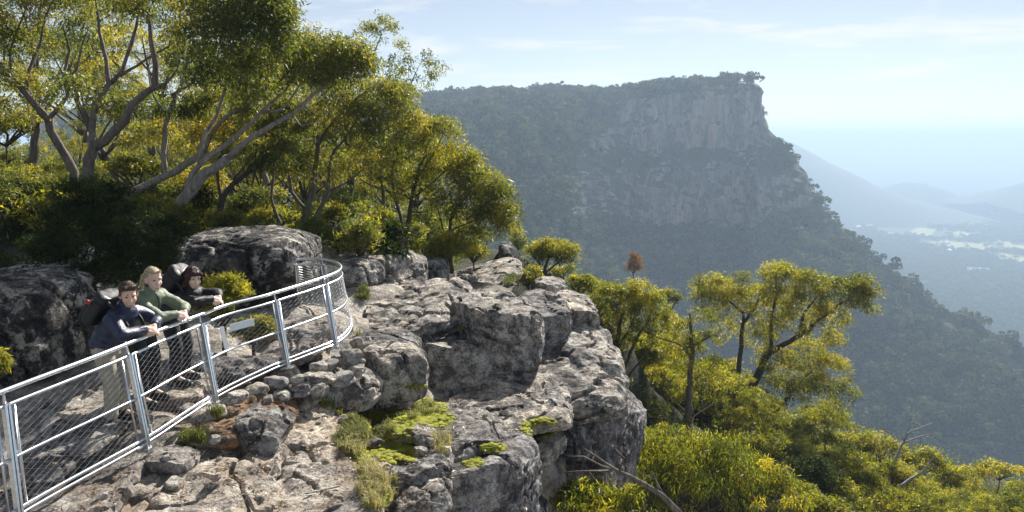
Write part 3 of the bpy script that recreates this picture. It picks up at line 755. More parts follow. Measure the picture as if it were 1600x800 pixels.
# top tier of long overhanging slabs
S = [('slab', (556, 446, 728, 524), 13.6, 3.0, 'rock', dict(k=3.6, strata=1.3, n=46, tilt=(3, -5), cuts=4)),
     ('slab', (560, 492, 700, 530), 13.2, 2.2, 'rock', dict(strata=1.2, n=30, tilt=(0, -3))),
     ('boulder', (712, 452, 830, 570), 13.2, 2.4, 'rock', dict(k=4.5, strata=.7, n=40, cuts=6, rz=8)),
     ('boulder', (806, 452, 890, 545), 14.0, 2.2, 'rock', dict(k=3.4, strata=.5, n=36, rz=-10, tilt=(0, 8))),
     ('boulder', (862, 455, 926, 522), 14.9, 2.0, 'rock', dict(k=3.2, strata=.5, n=32, tilt=(0, 12))),
     ('boulder', (780, 500, 826, 560), 12.8, 1.0, 'rock', dict(n=24)),
     # second tier, undercut
     ('boulder', (634, 510, 768, 612), 12.7, 2.2, 'rock', dict(k=3.8, strata=.5, n=42, tilt=(-6, 4))),
     ('boulder', (738, 520, 832, 600), 12.9, 1.8, 'rock', dict(k=3.6, n=32, tilt=(0, -14))),
     # rounded boulders left, below the railing nose
     ('boulder', (566, 512, 650, 572), 11.3, 1.0, 'rock', dict(k=3.0, n=30, cuts=4, tilt=(0, 10))),
     ('boulder', (560, 530, 662, 636), 10.8, 1.15, 'rock', dict(k=2.9, n=38, cuts=4, rz=15)),
     ('boulder', (508, 572, 590, 640), 10.0, .8, 'rock', dict(k=3.0, n=28, tilt=(0, 18))),
     ('boulder', (452, 585, 520, 660), 9.3, .8, 'rock', dict(k=3.4, n=28)),
     # sloping slab under the overhang, out to the cliff lip
     ('slab', (690, 524, 960, 640), 13.0, 2.6, 'rock', dict(k=4.2, n=48, tilt=(14, 8), cuts=5, strata=.3)),
     ('boulder', (850, 512, 962, 620), 13.6, 2.0, 'rock', dict(k=3.4, n=38, tilt=(10, 12), strata=.5)),
     ('boulder', (905, 545, 972, 640), 13.3, 1.2, 'rock', dict(k=3.4, n=30, tilt=(0, 14))),
     ('boulder', (756, 592, 884, 668), 11.4, 1.7, 'rock', dict(k=3.6, n=38, tilt=(6, 4), cuts=5)),
     ('boulder', (820, 600, 886, 664), 11.5, 1.3, 'rock', dict(k=3.2, n=28)),
     ('boulder', (700, 622, 822, 700), 10.6, 1.5, 'rock', dict(k=3.8, n=36, cuts=6, tilt=(4, 0))),
     ('boulder', (590, 636, 776, 728), 9.7, 1.6, 'rock', dict(k=3.8, n=44, cuts=6, rz=10, strata=.4)),
     ('boulder', (728, 655, 784, 712), 10.0, .9, 'rock', dict(k=3, n=24)),
     # outer cliff wall
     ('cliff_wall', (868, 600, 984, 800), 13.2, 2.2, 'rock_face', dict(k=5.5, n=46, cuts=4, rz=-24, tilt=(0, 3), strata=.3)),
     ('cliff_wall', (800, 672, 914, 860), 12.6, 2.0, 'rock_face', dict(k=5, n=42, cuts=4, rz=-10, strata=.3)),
     ('slab', (880, 590, 980, 650), 13.1, .8, 'rock', dict(k=4, n=30, tilt=(16, -38), strata=.8)),
     ('boulder', (806, 664, 880, 722), 11.2, 1.0, 'rock', dict(k=4, n=28, tilt=(0, -8))),
     ('boulder', (864, 650, 918, 720), 11.9, .8, 'rock', dict(k=3.2, n=24, strata=.6)),
     # block with a sheer shaded face, lower middle
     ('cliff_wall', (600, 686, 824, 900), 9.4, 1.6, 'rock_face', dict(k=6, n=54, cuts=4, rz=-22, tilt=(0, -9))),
     ('boulder', (590, 690, 700, 790), 8.7, 1.1, 'rock', dict(k=3.8, n=36)),
     ('boulder', (668, 690, 742, 748), 9.2, .7, 'rock', dict(k=3.4, n=26)),
     ('boulder', (606, 654, 664, 690), 9.2, .5, 'rock', dict(k=2.8, n=20)),
     ('boulder', (640, 664, 680, 698), 9.0, .4, 'rock', dict(k=2.8, n=18)),
     ('boulder', (612, 742, 700, 830), 8.2, .8, 'rock', dict(k=3.6, n=30)),
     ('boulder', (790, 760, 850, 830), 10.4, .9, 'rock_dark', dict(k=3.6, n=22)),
     # sunlit foreground slabs below the fence
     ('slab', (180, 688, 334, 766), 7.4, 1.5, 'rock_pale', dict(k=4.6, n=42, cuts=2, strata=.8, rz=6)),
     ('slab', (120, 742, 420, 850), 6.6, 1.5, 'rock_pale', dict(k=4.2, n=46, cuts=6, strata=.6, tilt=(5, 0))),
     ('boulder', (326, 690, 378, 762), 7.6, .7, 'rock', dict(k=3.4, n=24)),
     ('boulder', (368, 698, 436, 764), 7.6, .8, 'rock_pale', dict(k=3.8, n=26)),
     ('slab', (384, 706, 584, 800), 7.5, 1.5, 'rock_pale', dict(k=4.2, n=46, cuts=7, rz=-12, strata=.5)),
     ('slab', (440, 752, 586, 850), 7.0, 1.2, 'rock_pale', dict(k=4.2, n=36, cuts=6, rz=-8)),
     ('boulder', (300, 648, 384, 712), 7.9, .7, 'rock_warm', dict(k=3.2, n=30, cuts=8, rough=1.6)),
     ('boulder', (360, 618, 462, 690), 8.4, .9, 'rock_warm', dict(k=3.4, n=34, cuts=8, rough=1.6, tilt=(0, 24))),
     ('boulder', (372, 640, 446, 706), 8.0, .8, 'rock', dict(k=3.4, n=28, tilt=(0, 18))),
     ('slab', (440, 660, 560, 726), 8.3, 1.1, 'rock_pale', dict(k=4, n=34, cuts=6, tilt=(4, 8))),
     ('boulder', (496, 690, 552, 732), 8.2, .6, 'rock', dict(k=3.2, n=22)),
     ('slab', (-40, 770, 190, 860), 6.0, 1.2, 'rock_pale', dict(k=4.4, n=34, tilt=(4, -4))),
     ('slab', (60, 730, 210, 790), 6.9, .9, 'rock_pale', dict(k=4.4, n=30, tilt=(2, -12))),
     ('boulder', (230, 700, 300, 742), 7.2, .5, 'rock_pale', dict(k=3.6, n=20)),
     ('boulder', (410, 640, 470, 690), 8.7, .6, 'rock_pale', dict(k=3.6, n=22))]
for nm, box, d, th, m_, kw in S:
    rock(nm, box, d, th, m_, outcrop, **kw)
# back of the ledge: slabs towards the trees
for nm, box, d, th, m_, kw in [
     ('slab', (690, 414, 812, 456), 19.5, 3.4, 'rock', dict(k=3.8, n=38, tilt=(4, -10), strata=.9, cuts=5)),
     ('slab', (650, 432, 740, 460), 17.5, 2.4, 'rock', dict(k=3.8, n=28, strata=.7)),
     ('boulder', (838, 432, 880, 462), 18.5, 1.2, 'rock', dict(k=3.2, n=22)),
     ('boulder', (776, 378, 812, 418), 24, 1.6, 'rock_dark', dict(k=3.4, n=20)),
     ('boulder', (612, 400, 664, 460), 16.0, 1.6, 'rock', dict(k=3.6, n=26)),
     ('boulder', (646, 398, 700, 448), 18.0, 1.4, 'rock', dict(k=3.6, n=24))]:
    rock(nm, box, d, th, m_, outcrop, **kw)
# boulders that stand alone
def lone(box, d, th, m_, label, **kw):
    o = rock('boulder', box, d, th, m_, **kw); tag(o, label, 'boulder'); return o
lone((520, 386, 640, 466), 15.5, 2.6, 'rock', 'big rounded grey boulder with a dark cleft just beyond the curved end of the railing', k=3.4, n=44, strata=.5, cuts=5)
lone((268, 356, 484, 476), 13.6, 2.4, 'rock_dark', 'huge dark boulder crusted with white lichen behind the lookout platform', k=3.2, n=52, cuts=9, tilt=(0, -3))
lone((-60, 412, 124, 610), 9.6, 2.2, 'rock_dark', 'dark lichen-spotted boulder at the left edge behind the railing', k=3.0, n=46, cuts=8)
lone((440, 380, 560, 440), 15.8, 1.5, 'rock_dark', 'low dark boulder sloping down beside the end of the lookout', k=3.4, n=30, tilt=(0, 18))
lone((540, 334, 598, 384), 23, 2.2, 'rock', 'small stack of grey rocks among the tree trunks above the round boulder', k=3.6, n=26, strata=1.0)
lone((574, 362, 634, 396), 21.5, 1.6, 'rock', 'pale flat rock lying at the foot of the slim tree trunks', k=3.6, n=22, strata=.8)
# stones of the path and the retaining wall below the railing
wall = thing('retaining_wall', 'low drystone wall of rounded grey stones under the railing', 'stone wall', P(480, 590, 9.2))
for box, d in [((412, 583, 448, 612), 8.75), ((446, 570, 470, 600), 9.0), ((456, 585, 478, 604), 8.85), ((470, 578, 494, 602), 8.95), ((484, 562, 512, 584), 9.3), ((490, 578, 526, 600), 9.05),
               ((500, 556, 530, 582), 9.5), ((520, 548, 548, 576), 9.8), ((532, 541, 568, 574), 9.75), ((380, 596, 418, 628), 8.5), ((346, 606, 390, 640), 8.3), ((424, 606, 456, 628), 8.65),
               ((518, 578, 556, 602), 9.3), ((548, 520, 580, 546), 10.4), ((480, 596, 512, 616), 8.9), ((540, 566, 572, 590), 9.6), ((300, 632, 352, 664), 7.95), ((452, 600, 484, 618), 8.75)]:
    rock('stone', (box[0] + 2, box[1] + 5, box[2] - 2, box[3] - 1), d, (box[2] - box[0]) / FPX * d * .7, 'stone', wall, k=3.4, n=15, cuts=9, cracks=0, rough=.5, rz=(box[0] * 7) % 90, tilt=((box[1] * 3) % 30 - 15, (box[0] * 5) % 30 - 15))
for k_, (box, d, th) in enumerate([((330, 556, 420, 590), 9.6, .9), ((420, 530, 500, 566), 10.4, .9), ((240, 590, 320, 630), 8.8, .8), ((60, 660, 170, 720), 7.2, .9), ((430, 494, 520, 530), 11.6, 1.0),
                    ((120, 610, 220, 650), 8.3, .8), ((20, 720, 100, 760), 6.6, .7), ((250, 556, 330, 584), 9.7, .8), ((150, 590, 200, 616), 8.8, .5)]):
    o = rock('path_slab', box, d, th, 'rock_pale' if k_ % 3 else 'rock', None, k=4.2, n=18, strata=.4)
    o['kind'] = 'structure'
# ------------------------------------------------------------------ railing
TOP = [(-90, 650), (0, 613), (105, 574), (202, 537), (252, 514), (315, 492), (349, 477), (400, 466), (424, 459), (471, 445), (508, 433), (528, 425), (535, 417), (524, 409), (503, 405), (478, 404), (462, 406)]
BOT = [(-62, 872, 0), (24, 812, 0), (130, 752, 0), (236, 694, 0), (283, 660, .03), (340, 623, .07), (370, 607, .08), (420, 583, .1), (444, 572, .1), (493, 553, .1), (526, 540, .1), (545, 525, .1), (552, 508, .1),
       (545, 492, .1), (520, 482, .1), (490, 478, .1), (468, 476, .1)]
TP = np.array([G(x, y, 1.0) for x, y in TOP]); BP = np.array([G(x, y, z) for x, y, z in BOT])
# keep the railing upright in depth: same distance for the head and the foot of each point
fine = spline(np.concatenate([TP, BP], 1), n=14)
for _ in range(90):                                               # draw the line as the bent tube it is
    fine[1:-1] = .5 * fine[1:-1] + .25 * (fine[:-2] + fine[2:])
TPf, BPf = fine[:, :3], fine[:, 3:]
post_i = [1 * 14, 3 * 14, 5 * 14, 8 * 14, 10 * 14, 14 * 14, 16 * 14]
cumS = np.concatenate([[0], np.cumsum(np.linalg.norm(np.diff(TPf, axis=0), axis=1))])
rail = thing('lookout_railing', 'galvanised steel railing with chain-link panels curving round the rock lookout', 'railing', BPf[42])
def at(i, t):                                                     # t = 0 at the ground, 1 at the handrail
    return BPf[i] * (1 - t) + TPf[i] * t
def railbar(name, t, r, i0=0, i1=None, n=8, off=0):
    idx = np.arange(i0, len(TPf) if i1 is None else i1 + 1)
    v, f = tube(np.array([at(i, t) for i in idx]), r, n); hang(rail, mk(name, v, f, M['steel']))
railbar('handrail', 1.0, .022)
railbar('upper_rail', .885, .016)
railbar('middle_rail', .47, .014)
railbar('bottom_rail', .075, .016)
railbar('bottom_rail', .025, .016)
def frame_at(i):
    t = TPf[min(i + 1, len(TPf) - 1)] - TPf[max(i - 1, 0)]; t /= np.linalg.norm(t)
    u = TPf[i] - BPf[i]; u /= np.linalg.norm(u)
    w = np.cross(t, u); w /= np.linalg.norm(w)
    return t, w, u
for i in post_i:
    t, w, u = frame_at(i)
    a, b = at(i, -.06), at(i, .90)
    mb = MB(); ax = np.array([t, w, u]); Lp = np.linalg.norm(b - a)
    for s in (-.016, .016): mb.box((a + b) / 2 + t * s + w * .012, .022, .04, Lp, ax)
    post = hang(rail, mb.build('post', M['steel'], None, False))
    st = hang(rail, MB().tube([at(i, .88), at(i, 1.0)], .011, 6).build('handrail_bracket', M['steel']))
    base = hang(rail, MB().box(at(i, -.03) , .14, .12, .02, ax).build('foot_plate', M['steel'], None, False))
    for s in (-1, 1):
        j = i + s * 2
        if 0 <= j < len(TPf):
            hang(rail, MB().tube([at(j, .07), at(j, .885)], .011, 6).build('panel_edge', M['steel']))
# chain-link: each wire zigzags down the panel, interlocking with its neighbour
def chainlink():
    V = []; F = []; n0 = 0
    pitch = .062; rows = 15
    sN = np.arange(cumS[8], cumS[-1], pitch)
    iT = np.arange(len(TPf))
    def pos(s, t):
        i = np.interp(s, cumS, iT)
        a = np.stack([np.interp(i, iT, TPf[:, k]) for k in range(3)], -1); b = np.stack([np.interp(i, iT, BPf[:, k]) for k in range(3)], -1)
        return b * (1 - t)[:, None] + a * t[:, None]
    for k, s0 in enumerate(sN):
        t = np.linspace(.08, .88, 2 * rows + 1)
        s = s0 + np.where(np.arange(2 * rows + 1) % 2 == 0, -pitch * .5, pitch * .5) * (1 if k % 2 == 0 else -1)
        s = np.clip(s, 0, cumS[-1])
        p = pos(s, t)
        v, f = tube(p, .0031, 3, False); V.append(v); F.append(f + n0); n0 += len(v)
    o = mk('wire_mesh', np.concatenate(V), np.concatenate(F), M['wire'], smooth=False)
    o['kind'] = 'stuff'
    hang(rail, o)
chainlink()
# two white plates wired to the mesh
def plate(quad):
    q = np.array(quad); nrm = np.cross(q[1] - q[0], q[3] - q[0]); nrm /= np.linalg.norm(nrm)
    if nrm[1] > 0: nrm = -nrm
    v = np.concatenate([q + nrm * .02, q + nrm * .028])
    hang(rail, MB().add(v, [[0, 1, 2, 3], [7, 6, 5, 4], [0, 4, 5, 1], [1, 5, 6, 2], [2, 6, 7, 3], [3, 7, 4, 0]]).build('sign_plate', M['plate'], None, False))
dp = lambda px: np.interp(px, [317, 424], [8.3, 9.35])
plate([P(x, y, dp(x)) for x, y in [(356, 507), (394, 497), (395, 508), (358, 518)]])
plate([P(x, y, dp(x)) for x, y in [(341, 511), (347, 510), (355, 545), (349, 547)]])
# ------------------------------------------------------------------ trees and shrubs
DENS = [1.75]
def leaves(cen, rad, per, length, width, droop, r, tone, spread=1.0, horiz=False):
    """cen (n,3) tuft centres -> diamond leaves; tone (n,) per tuft"""
    n = len(cen) * per
    c = np.repeat(cen, per, 0); rr = np.repeat(np.broadcast_to(rad, (len(cen),)), per)[:, None]
    d = r.normal(size=(n, 3)); d /= np.linalg.norm(d, axis=1, keepdims=True)
    p = c + d * rr * (r.random((n, 1)) ** .45) * (1, 1, .72)
    ax = d * .75 * spread + r.normal(size=(n, 3)) * .55 + np.array([0, 0, -droop]); ax /= np.linalg.norm(ax, axis=1, keepdims=True)
    sd = np.cross(ax, r.normal(size=(n, 3))); sd /= np.linalg.norm(sd, axis=1, keepdims=True) + 1e-9
    L = length * r.uniform(.6, 1.25, (n, 1)); W = width * r.uniform(.7, 1.2, (n, 1))
    v = np.stack([p - ax * L * .5 + sd * W * .5, p - ax * L * .35 - sd * W * .5, p + ax * L * .5], 1).reshape(-1, 3)
    t = np.clip(np.repeat(tone, per) + r.normal(0, .13, n), 0, 1)
    return v, np.repeat(t, 3)
def tufts(c, rad, n, r, shell=.55):
    d = r.normal(size=(n, 3)); d /= np.linalg.norm(d, axis=1, keepdims=True); d[:, 2] = np.where(d[:, 2] < -.7, -d[:, 2], d[:, 2])
    k = shell + (1 - shell) * r.random((n, 1)) ** .6
    return np.asarray(c) + d * k * np.asarray(rad)
def limb_mesh(limbs, n=7, step=.22, seed=0, knot=.06):
    mb = MB(); samples = []
    r = np.random.default_rng(seed)
    for pts, r0, r1 in limbs:
        s = spline(pts, step=max(step, .04))
        m = len(s); t = np.linspace(0, 1, m)
        s[1:-1] += r.normal(0, r0 * .16, (m, 3))[1:-1]
        rad = r0 * (1 - t) ** .85 + r1 * (1 - (1 - t) ** .85); rad = rad * (1 + knot * r.normal(size=m)); rad[0] *= 1.08
        mb.tube(s, rad, n); samples.append(np.concatenate([s, rad[:, None]], 1))
    return mb, np.concatenate(samples)
def twigs(mb, samples, targets, r, r0=.022, sub=True):
    """thin branches from the limbs out to every target, hung off each other so that they fork"""
    S = samples.copy()
    order = np.argsort([np.min(((S[:, :3] - t) ** 2).sum(1)) for t in targets])
    for k in order:
        t = targets[k]
        d = ((S[:, :3] - t) ** 2).sum(1) + .35 * np.maximum(S[:, 2] - t[2] + .1, 0) ** 2
        a = S[np.argmin(d)]; L = np.linalg.norm(t - a[:3])
        if L < .08: continue
        mid = a[:3] * .5 + t * .5 + r.normal(0, .10 * L, 3) + np.array([0, 0, .08 * L])
        m = max(3, min(7, int(L / .18)))
        u = np.linspace(0, 1, m)[:, None]
        p = a[:3] * (1 - u) ** 2 + 2 * mid * u * (1 - u) + t * u ** 2
        ra = min(a[3] * .7, r0 * (.6 + .5 * L)); rad = np.linspace(max(ra, .006), .004, m)
        mb.tube(p, rad, 4, False)
        S = np.concatenate([S, np.concatenate([p[1:-1], rad[1:-1, None]], 1)])
def tree(name, label, cat, limbs, clumps, seed, leaf='leaf_gum', bark='bark', per=46, ll=.12, lw=.034, droop=.55, trad=.24, tonemid=.45, tonevar=.22, group=None, bare=0, twig=.028, nside=7, step=.22, split=True):
    """limbs: list of (points in the world, r0, r1), the first is the trunk; clumps: list of (centre, radii, number of tufts)"""
    r = np.random.default_rng(seed)
    b = np.asarray(limbs[0][0][0], float); g = float(ground_z(b[0], b[1])) - .3
    if b[2] > g + .15 and name not in ('dead_branch', 'fallen_limb'):                                            # carry the trunk down to the ground
        limbs = [([np.array([b[0] + .02 * (b[2] - g), b[1], g])] + list(limbs[0][0]), limbs[0][1] * (1 + .04 * (b[2] - g)), limbs[0][2])] + list(limbs[1:])
    root = thing(name, label, cat, limbs[0][0][0], group)
    mb, S = limb_mesh(limbs[:1], nside, step, seed)
    mb2, S2 = limb_mesh(limbs[1:], max(5, nside - 1), step, seed + 1) if len(limbs) > 1 else (MB(), S[:0])
    S = np.concatenate([S, S2])
    C = []; T = []
    top = max([c[0][2] + c[1][2] for c in clumps] or [0]); bot = min([c[0][2] - c[1][2] for c in clumps] or [0])
    for c, rad, n in clumps:
        q = tufts(c, rad, int(n * DENS[0]), r); C.append(q)
        T.append(tonemid + tonevar * r.normal() * .6 + r.normal(0, tonevar * .7, len(q)))
    if C:
        C = np.concatenate(C); T = np.concatenate(T)
        twigs(mb2, S, np.concatenate([np.array([c[0] for c in clumps]), C[::2]]), r, twig)
    hang(root, mb.build('trunk', M[bark]))
    if split:                                                     # each main limb a part, the fine twigs one mass
        k = len(limbs) - 1
        for i in range(k):
            one = MB(); one.add(mb2.v[i], mb2.f[i] - mb2.f[i].min()); hang(root, one.build('limb', M[bark]))
        if len(mb2.v) > k:
            tw = MB()
            for v_, f_ in zip(mb2.v[k:], mb2.f[k:]): tw.add(v_, f_ - f_.min())
            hang(root, tw.build('twigs', M[bark]))['kind'] = 'stuff'
    elif mb2.v: hang(root, mb2.build('limbs', M[bark]))['kind'] = 'stuff'
    if len(C):
        v, t = leaves(C, trad * r.uniform(.75, 1.3, len(C)), per, ll, lw, droop, r, T)
        hang(root, mk('crown', v, np.arange(len(v)).reshape(-1, 3), M[leaf], None, False, t))
    return root
LT = [.54]
def L_(pts, d, r0, r1):
    """a limb given as pixels; d is one depth or a depth at each end"""
    if np.ndim(d) == 0: d = (d, d)
    k = np.linspace(0, 1, len(pts))
    return ([P(x, y, d[0] + (d[1] - d[0]) * t) for (x, y), t in zip(pts, k)], r0 * LT[0], r1 * LT[0])
def C_(x, y, d, rx, ry, n, rz=None):
    a = d / FPX
    return (P(x, y, d), (rx * a, (rz or (rx + ry) / 2) * a, ry * a), n)
# ---- the big gums on the left
tree('gum_tree', 'tall gum with two forked grey trunks at the left, rising from behind the dark bush', 'tree',
     [L_([(150, 430), (144, 340), (142, 290), (142, 250), (150, 226)], (15, 14.5), .24, .19),
      L_([(150, 228), (175, 210), (194, 190), (206, 165), (225, 146), (242, 136), (244, 100), (236, 60), (232, 20)], (14.5, 13.5), .17, .05),
      L_([(146, 236), (142, 200), (150, 165), (170, 132), (166, 96), (156, 50), (150, 0)], (14.5, 15), .13, .04),
      L_([(166, 136), (190, 110), (204, 70), (214, 40), (220, -10)], (14.9, 14.5), .09, .03),
      L_([(188, 118), (214, 102), (240, 86), (262, 74), (285, 50)], (14.7, 14), .06, .02),
      L_([(238, 140), (262, 128), (276, 110), (284, 80)], (13.6, 13), .06, .02)],
     [C_(150, -10, 14.5, 60, 45, 30), C_(240, 0, 13.5, 60, 40, 34), C_(300, 35, 13, 45, 40, 30), C_(350, 60, 12.8, 55, 60, 56), C_(405, 45, 12.6, 55, 60, 60), C_(380, -10, 12.8, 75, 40, 46), C_(428, 12, 12.8, 32, 34, 24),
      C_(330, 120, 13.2, 40, 25, 22), C_(200, 20, 14, 40, 30, 16), C_(120, 150, 15, 40, 26, 16), C_(188, 172, 14.6, 30, 22, 12), C_(440, 50, 12.6, 22, 34, 18), C_(400, 105, 12.9, 36, 22, 20)], 11, 'leaf_gum', 'bark', tonemid=.42, per=36, ll=.115, lw=.032, trad=.30)
tree('gum_tree', 'gum at the left edge whose trunk leans left and splits into long bare limbs', 'tree',
     [L_([(122, 330), (113, 270), (96, 232), (80, 204), (76, 184)], (16.5, 16), .2, .16),
      L_([(78, 190), (58, 168), (40, 146), (18, 122), (0, 100), (-30, 70)], (16, 15.5), .14, .06),
      L_([(76, 186), (92, 168), (106, 150), (100, 120), (108, 80), (98, 40)], (16, 16), .09, .03),
      L_([(40, 146), (46, 110), (62, 70), (70, 30), (90, -10)], (15.8, 16), .07, .025), L_([(18, 122), (16, 80), (30, 40), (44, 5)], (15.6, 15.4), .05, .02),
      L_([(100, 130), (120, 108), (128, 70), (140, 40)], (16, 15.8), .05, .015)],
     [C_(20, 20, 15.5, 50, 40, 34), C_(70, -5, 15.8, 50, 30, 24), C_(10, 70, 15.3, 28, 26, 14), C_(110, 10, 16, 40, 26, 20), C_(-20, 130, 15.4, 40, 40, 24), C_(50, 140, 16, 26, 20, 8), C_(130, 55, 16, 26, 22, 8), C_(20, 180, 16, 50, 26, 20)], 12, 'leaf_gum', 'bark', tonemid=.5, per=35, ll=.115, lw=.032, trad=.31)
tree('gum_tree', 'leaning pale-barked gum sweeping long limbs to the right above the lichened boulder', 'tree',
     [L_([(262, 345), (284, 316), (310, 282), (334, 262), (357, 247)], (15, 14.5), .25, .17),
      L_([(357, 247), (380, 228), (402, 210), (430, 192), (456, 178), (490, 150), (522, 122), (540, 96)], (14.5, 14), .12, .03),
      L_([(290, 310), (300, 272), (330, 240), (366, 216), (400, 184), (424, 160), (446, 142), (462, 110)], (14.8, 15), .13, .03),
      L_([(310, 254), (318, 212), (340, 180), (352, 140), (372, 110), (376, 70)], (14.9, 15), .09, .025),
      L_([(410, 176), (440, 172), (470, 130), (480, 100)], (15, 15), .06, .015), L_([(456, 178), (470, 196), (498, 190)], (14.2, 14), .04, .012)],
     [C_(540, 92, 14, 38, 32, 40), C_(500, 84, 14.5, 38, 26, 32), C_(470, 112, 15, 36, 24, 26), C_(512, 118, 14, 30, 24, 24), C_(430, 120, 15, 40, 30, 26), C_(380, 140, 15, 34, 24, 20), C_(452, 84, 14.8, 30, 26, 22), C_(560, 110, 14, 20, 20, 14), C_(400, 80, 15, 32, 24, 18)], 13, 'leaf_gum', 'bark_pale', tonemid=.48, per=35, ll=.115, lw=.032, trad=.30)
tree('gum_tree', 'gum with a heavy silvery limb reaching across the left trees from behind the dark bush', 'tree',
     [L_([(170, 330), (216, 300), (256, 276), (290, 258), (318, 236)], (16.5, 16.5), .2, .14), L_([(258, 275), (256, 220), (262, 180), (284, 130), (296, 80), (300, 40)], (16.5, 16.5), .12, .03),
      L_([(318, 236), (336, 200), (360, 178), (392, 160), (420, 120)], (16.5, 17), .1, .03), L_([(262, 182), (240, 150), (232, 110), (240, 70)], (16.5, 16.5), .05, .02)],
     [C_(300, 100, 16.5, 50, 30, 26), C_(260, 170, 16.5, 50, 24, 22), C_(420, 160, 17, 46, 30, 30), C_(340, 170, 17, 40, 26, 22), C_(240, 215, 17, 50, 26, 24), C_(380, 250, 17, 40, 24, 20)], 14, 'leaf_gum', 'bark_pale', tonemid=.5)
tree('gum_tree', 'dark stemmed gum standing left of the slim trunks behind the lichened boulder', 'tree',
     [L_([(336, 380), (344, 330), (352, 300), (384, 272), (400, 240)], (17, 17), .16, .09), L_([(346, 318), (340, 270), (350, 220), (346, 180)], (17, 17), .08, .03), L_([(384, 272), (420, 250), (440, 210), (450, 180)], (17, 17), .06, .02)],
     [C_(400, 215, 17, 50, 34, 30), C_(450, 190, 17, 40, 30, 26), C_(340, 215, 17, 44, 30, 26), C_(440, 250, 17, 46, 28, 24), C_(310, 290, 17.5, 44, 30, 24)], 15, 'leaf_gum', 'bark_dark', tonemid=.5)
tree('gum_tree', 'slender twin-stemmed gum rising behind the end of the railing', 'tree',
     [L_([(468, 385), (476, 340), (490, 296), (494, 250), (498, 212)], (18, 18), .18, .09), L_([(470, 378), (494, 340), (512, 300), (516, 250), (540, 215), (560, 180)], (18, 18), .13, .03), L_([(480, 330), (456, 300), (450, 262), (430, 230)], (18, 18), .09, .03),
      L_([(496, 230), (520, 190), (550, 160), (575, 140)], (18, 18), .07, .02), L_([(470, 382), (440, 352), (424, 310), (428, 270), (416, 236)], (18, 18), .1, .03), L_([(512, 300), (550, 280), (580, 250)], (18, 18), .05, .02)],
     [C_(590, 160, 18, 44, 34, 44), C_(560, 195, 18, 40, 34, 36), C_(620, 165, 18.5, 34, 32, 30), C_(600, 205, 18, 44, 30, 34), C_(520, 180, 18, 44, 32, 32), C_(480, 215, 18, 44, 30, 28), C_(430, 240, 18, 36, 26, 18), C_(560, 250, 18, 40, 26, 24), C_(530, 140, 18, 28, 22, 18), C_(645, 195, 18.5, 22, 18, 14), C_(500, 270, 18, 40, 20, 14)], 16, 'leaf_gum', 'bark', tonemid=.52, per=35, ll=.115, lw=.032, trad=.31)
tree('gum_tree', 'straight dark gum between round boulder and cliff edge, crown stepping down', 'tree',
     [L_([(640, 400), (638, 360), (642, 316), (650, 280), (664, 244)], (19.5, 19.5), .17, .07), L_([(630, 402), (628, 350), (618, 312), (612, 270), (622, 240)], (19.5, 19.5), .11, .03), L_([(644, 310), (670, 290), (700, 262), (716, 240)], (19.5, 19.5), .06, .02), L_([(652, 278), (680, 236), (692, 210)], (19.5, 19.5), .05, .02),
      L_([(640, 330), (668, 330), (690, 300)], (19.5, 19.5), .05, .02)],
     [C_(684, 203, 19.5, 38, 15, 30), C_(650, 200, 19.5, 28, 16, 20), C_(640, 238, 19.5, 44, 26, 36), C_(700, 250, 19.5, 44, 26, 40), C_(728, 268, 19.5, 26, 24, 22), C_(690, 285, 19.5, 40, 26, 32), C_(640, 290, 19.5, 40, 26, 26), C_(610, 270, 19.5, 34, 24, 20), C_(735, 252, 19.5, 16, 12, 10)], 17, 'leaf_gold', 'bark_dark', tonemid=.42, per=35, ll=.115, lw=.032, trad=.31)
tree('gum_tree', 'small rounded bronze-green gum at the right end of the left trees, above the cliff edge', 'tree',
     [L_([(704, 410), (702, 370), (704, 345), (716, 320), (736, 300)], (19, 19), .12, .05), L_([(702, 385), (690, 352), (684, 320)], (19, 19), .06, .02), L_([(704, 360), (732, 348), (760, 336), (780, 320)], (19, 19), .05, .02)],
     [C_(756, 290, 19, 40, 24, 38), C_(778, 318, 19, 30, 30, 34), C_(740, 325, 19, 36, 26, 30), C_(765, 350, 19, 34, 24, 28), C_(700, 325, 19, 30, 24, 22), C_(735, 372, 19, 36, 18, 20), C_(790, 345, 19, 16, 18, 10)], 18, 'leaf_gold', 'bark_dark', tonemid=.36, per=40, ll=.115, lw=.032, trad=.31)
tree('slim_tree', 'thin straight grey trunk in front of the stacked rocks with few leaves', 'tree',
     [L_([(598, 388), (597, 350), (599, 310), (594, 260), (590, 220)], (20, 20), .12, .05), L_([(598, 320), (580, 290), (572, 260)], (20, 20), .04, .015)], [C_(590, 235, 20, 40, 26, 22), C_(570, 262, 20, 30, 20, 14)], 19, 'leaf_gum', 'bark')
DENS[0] = 1.3
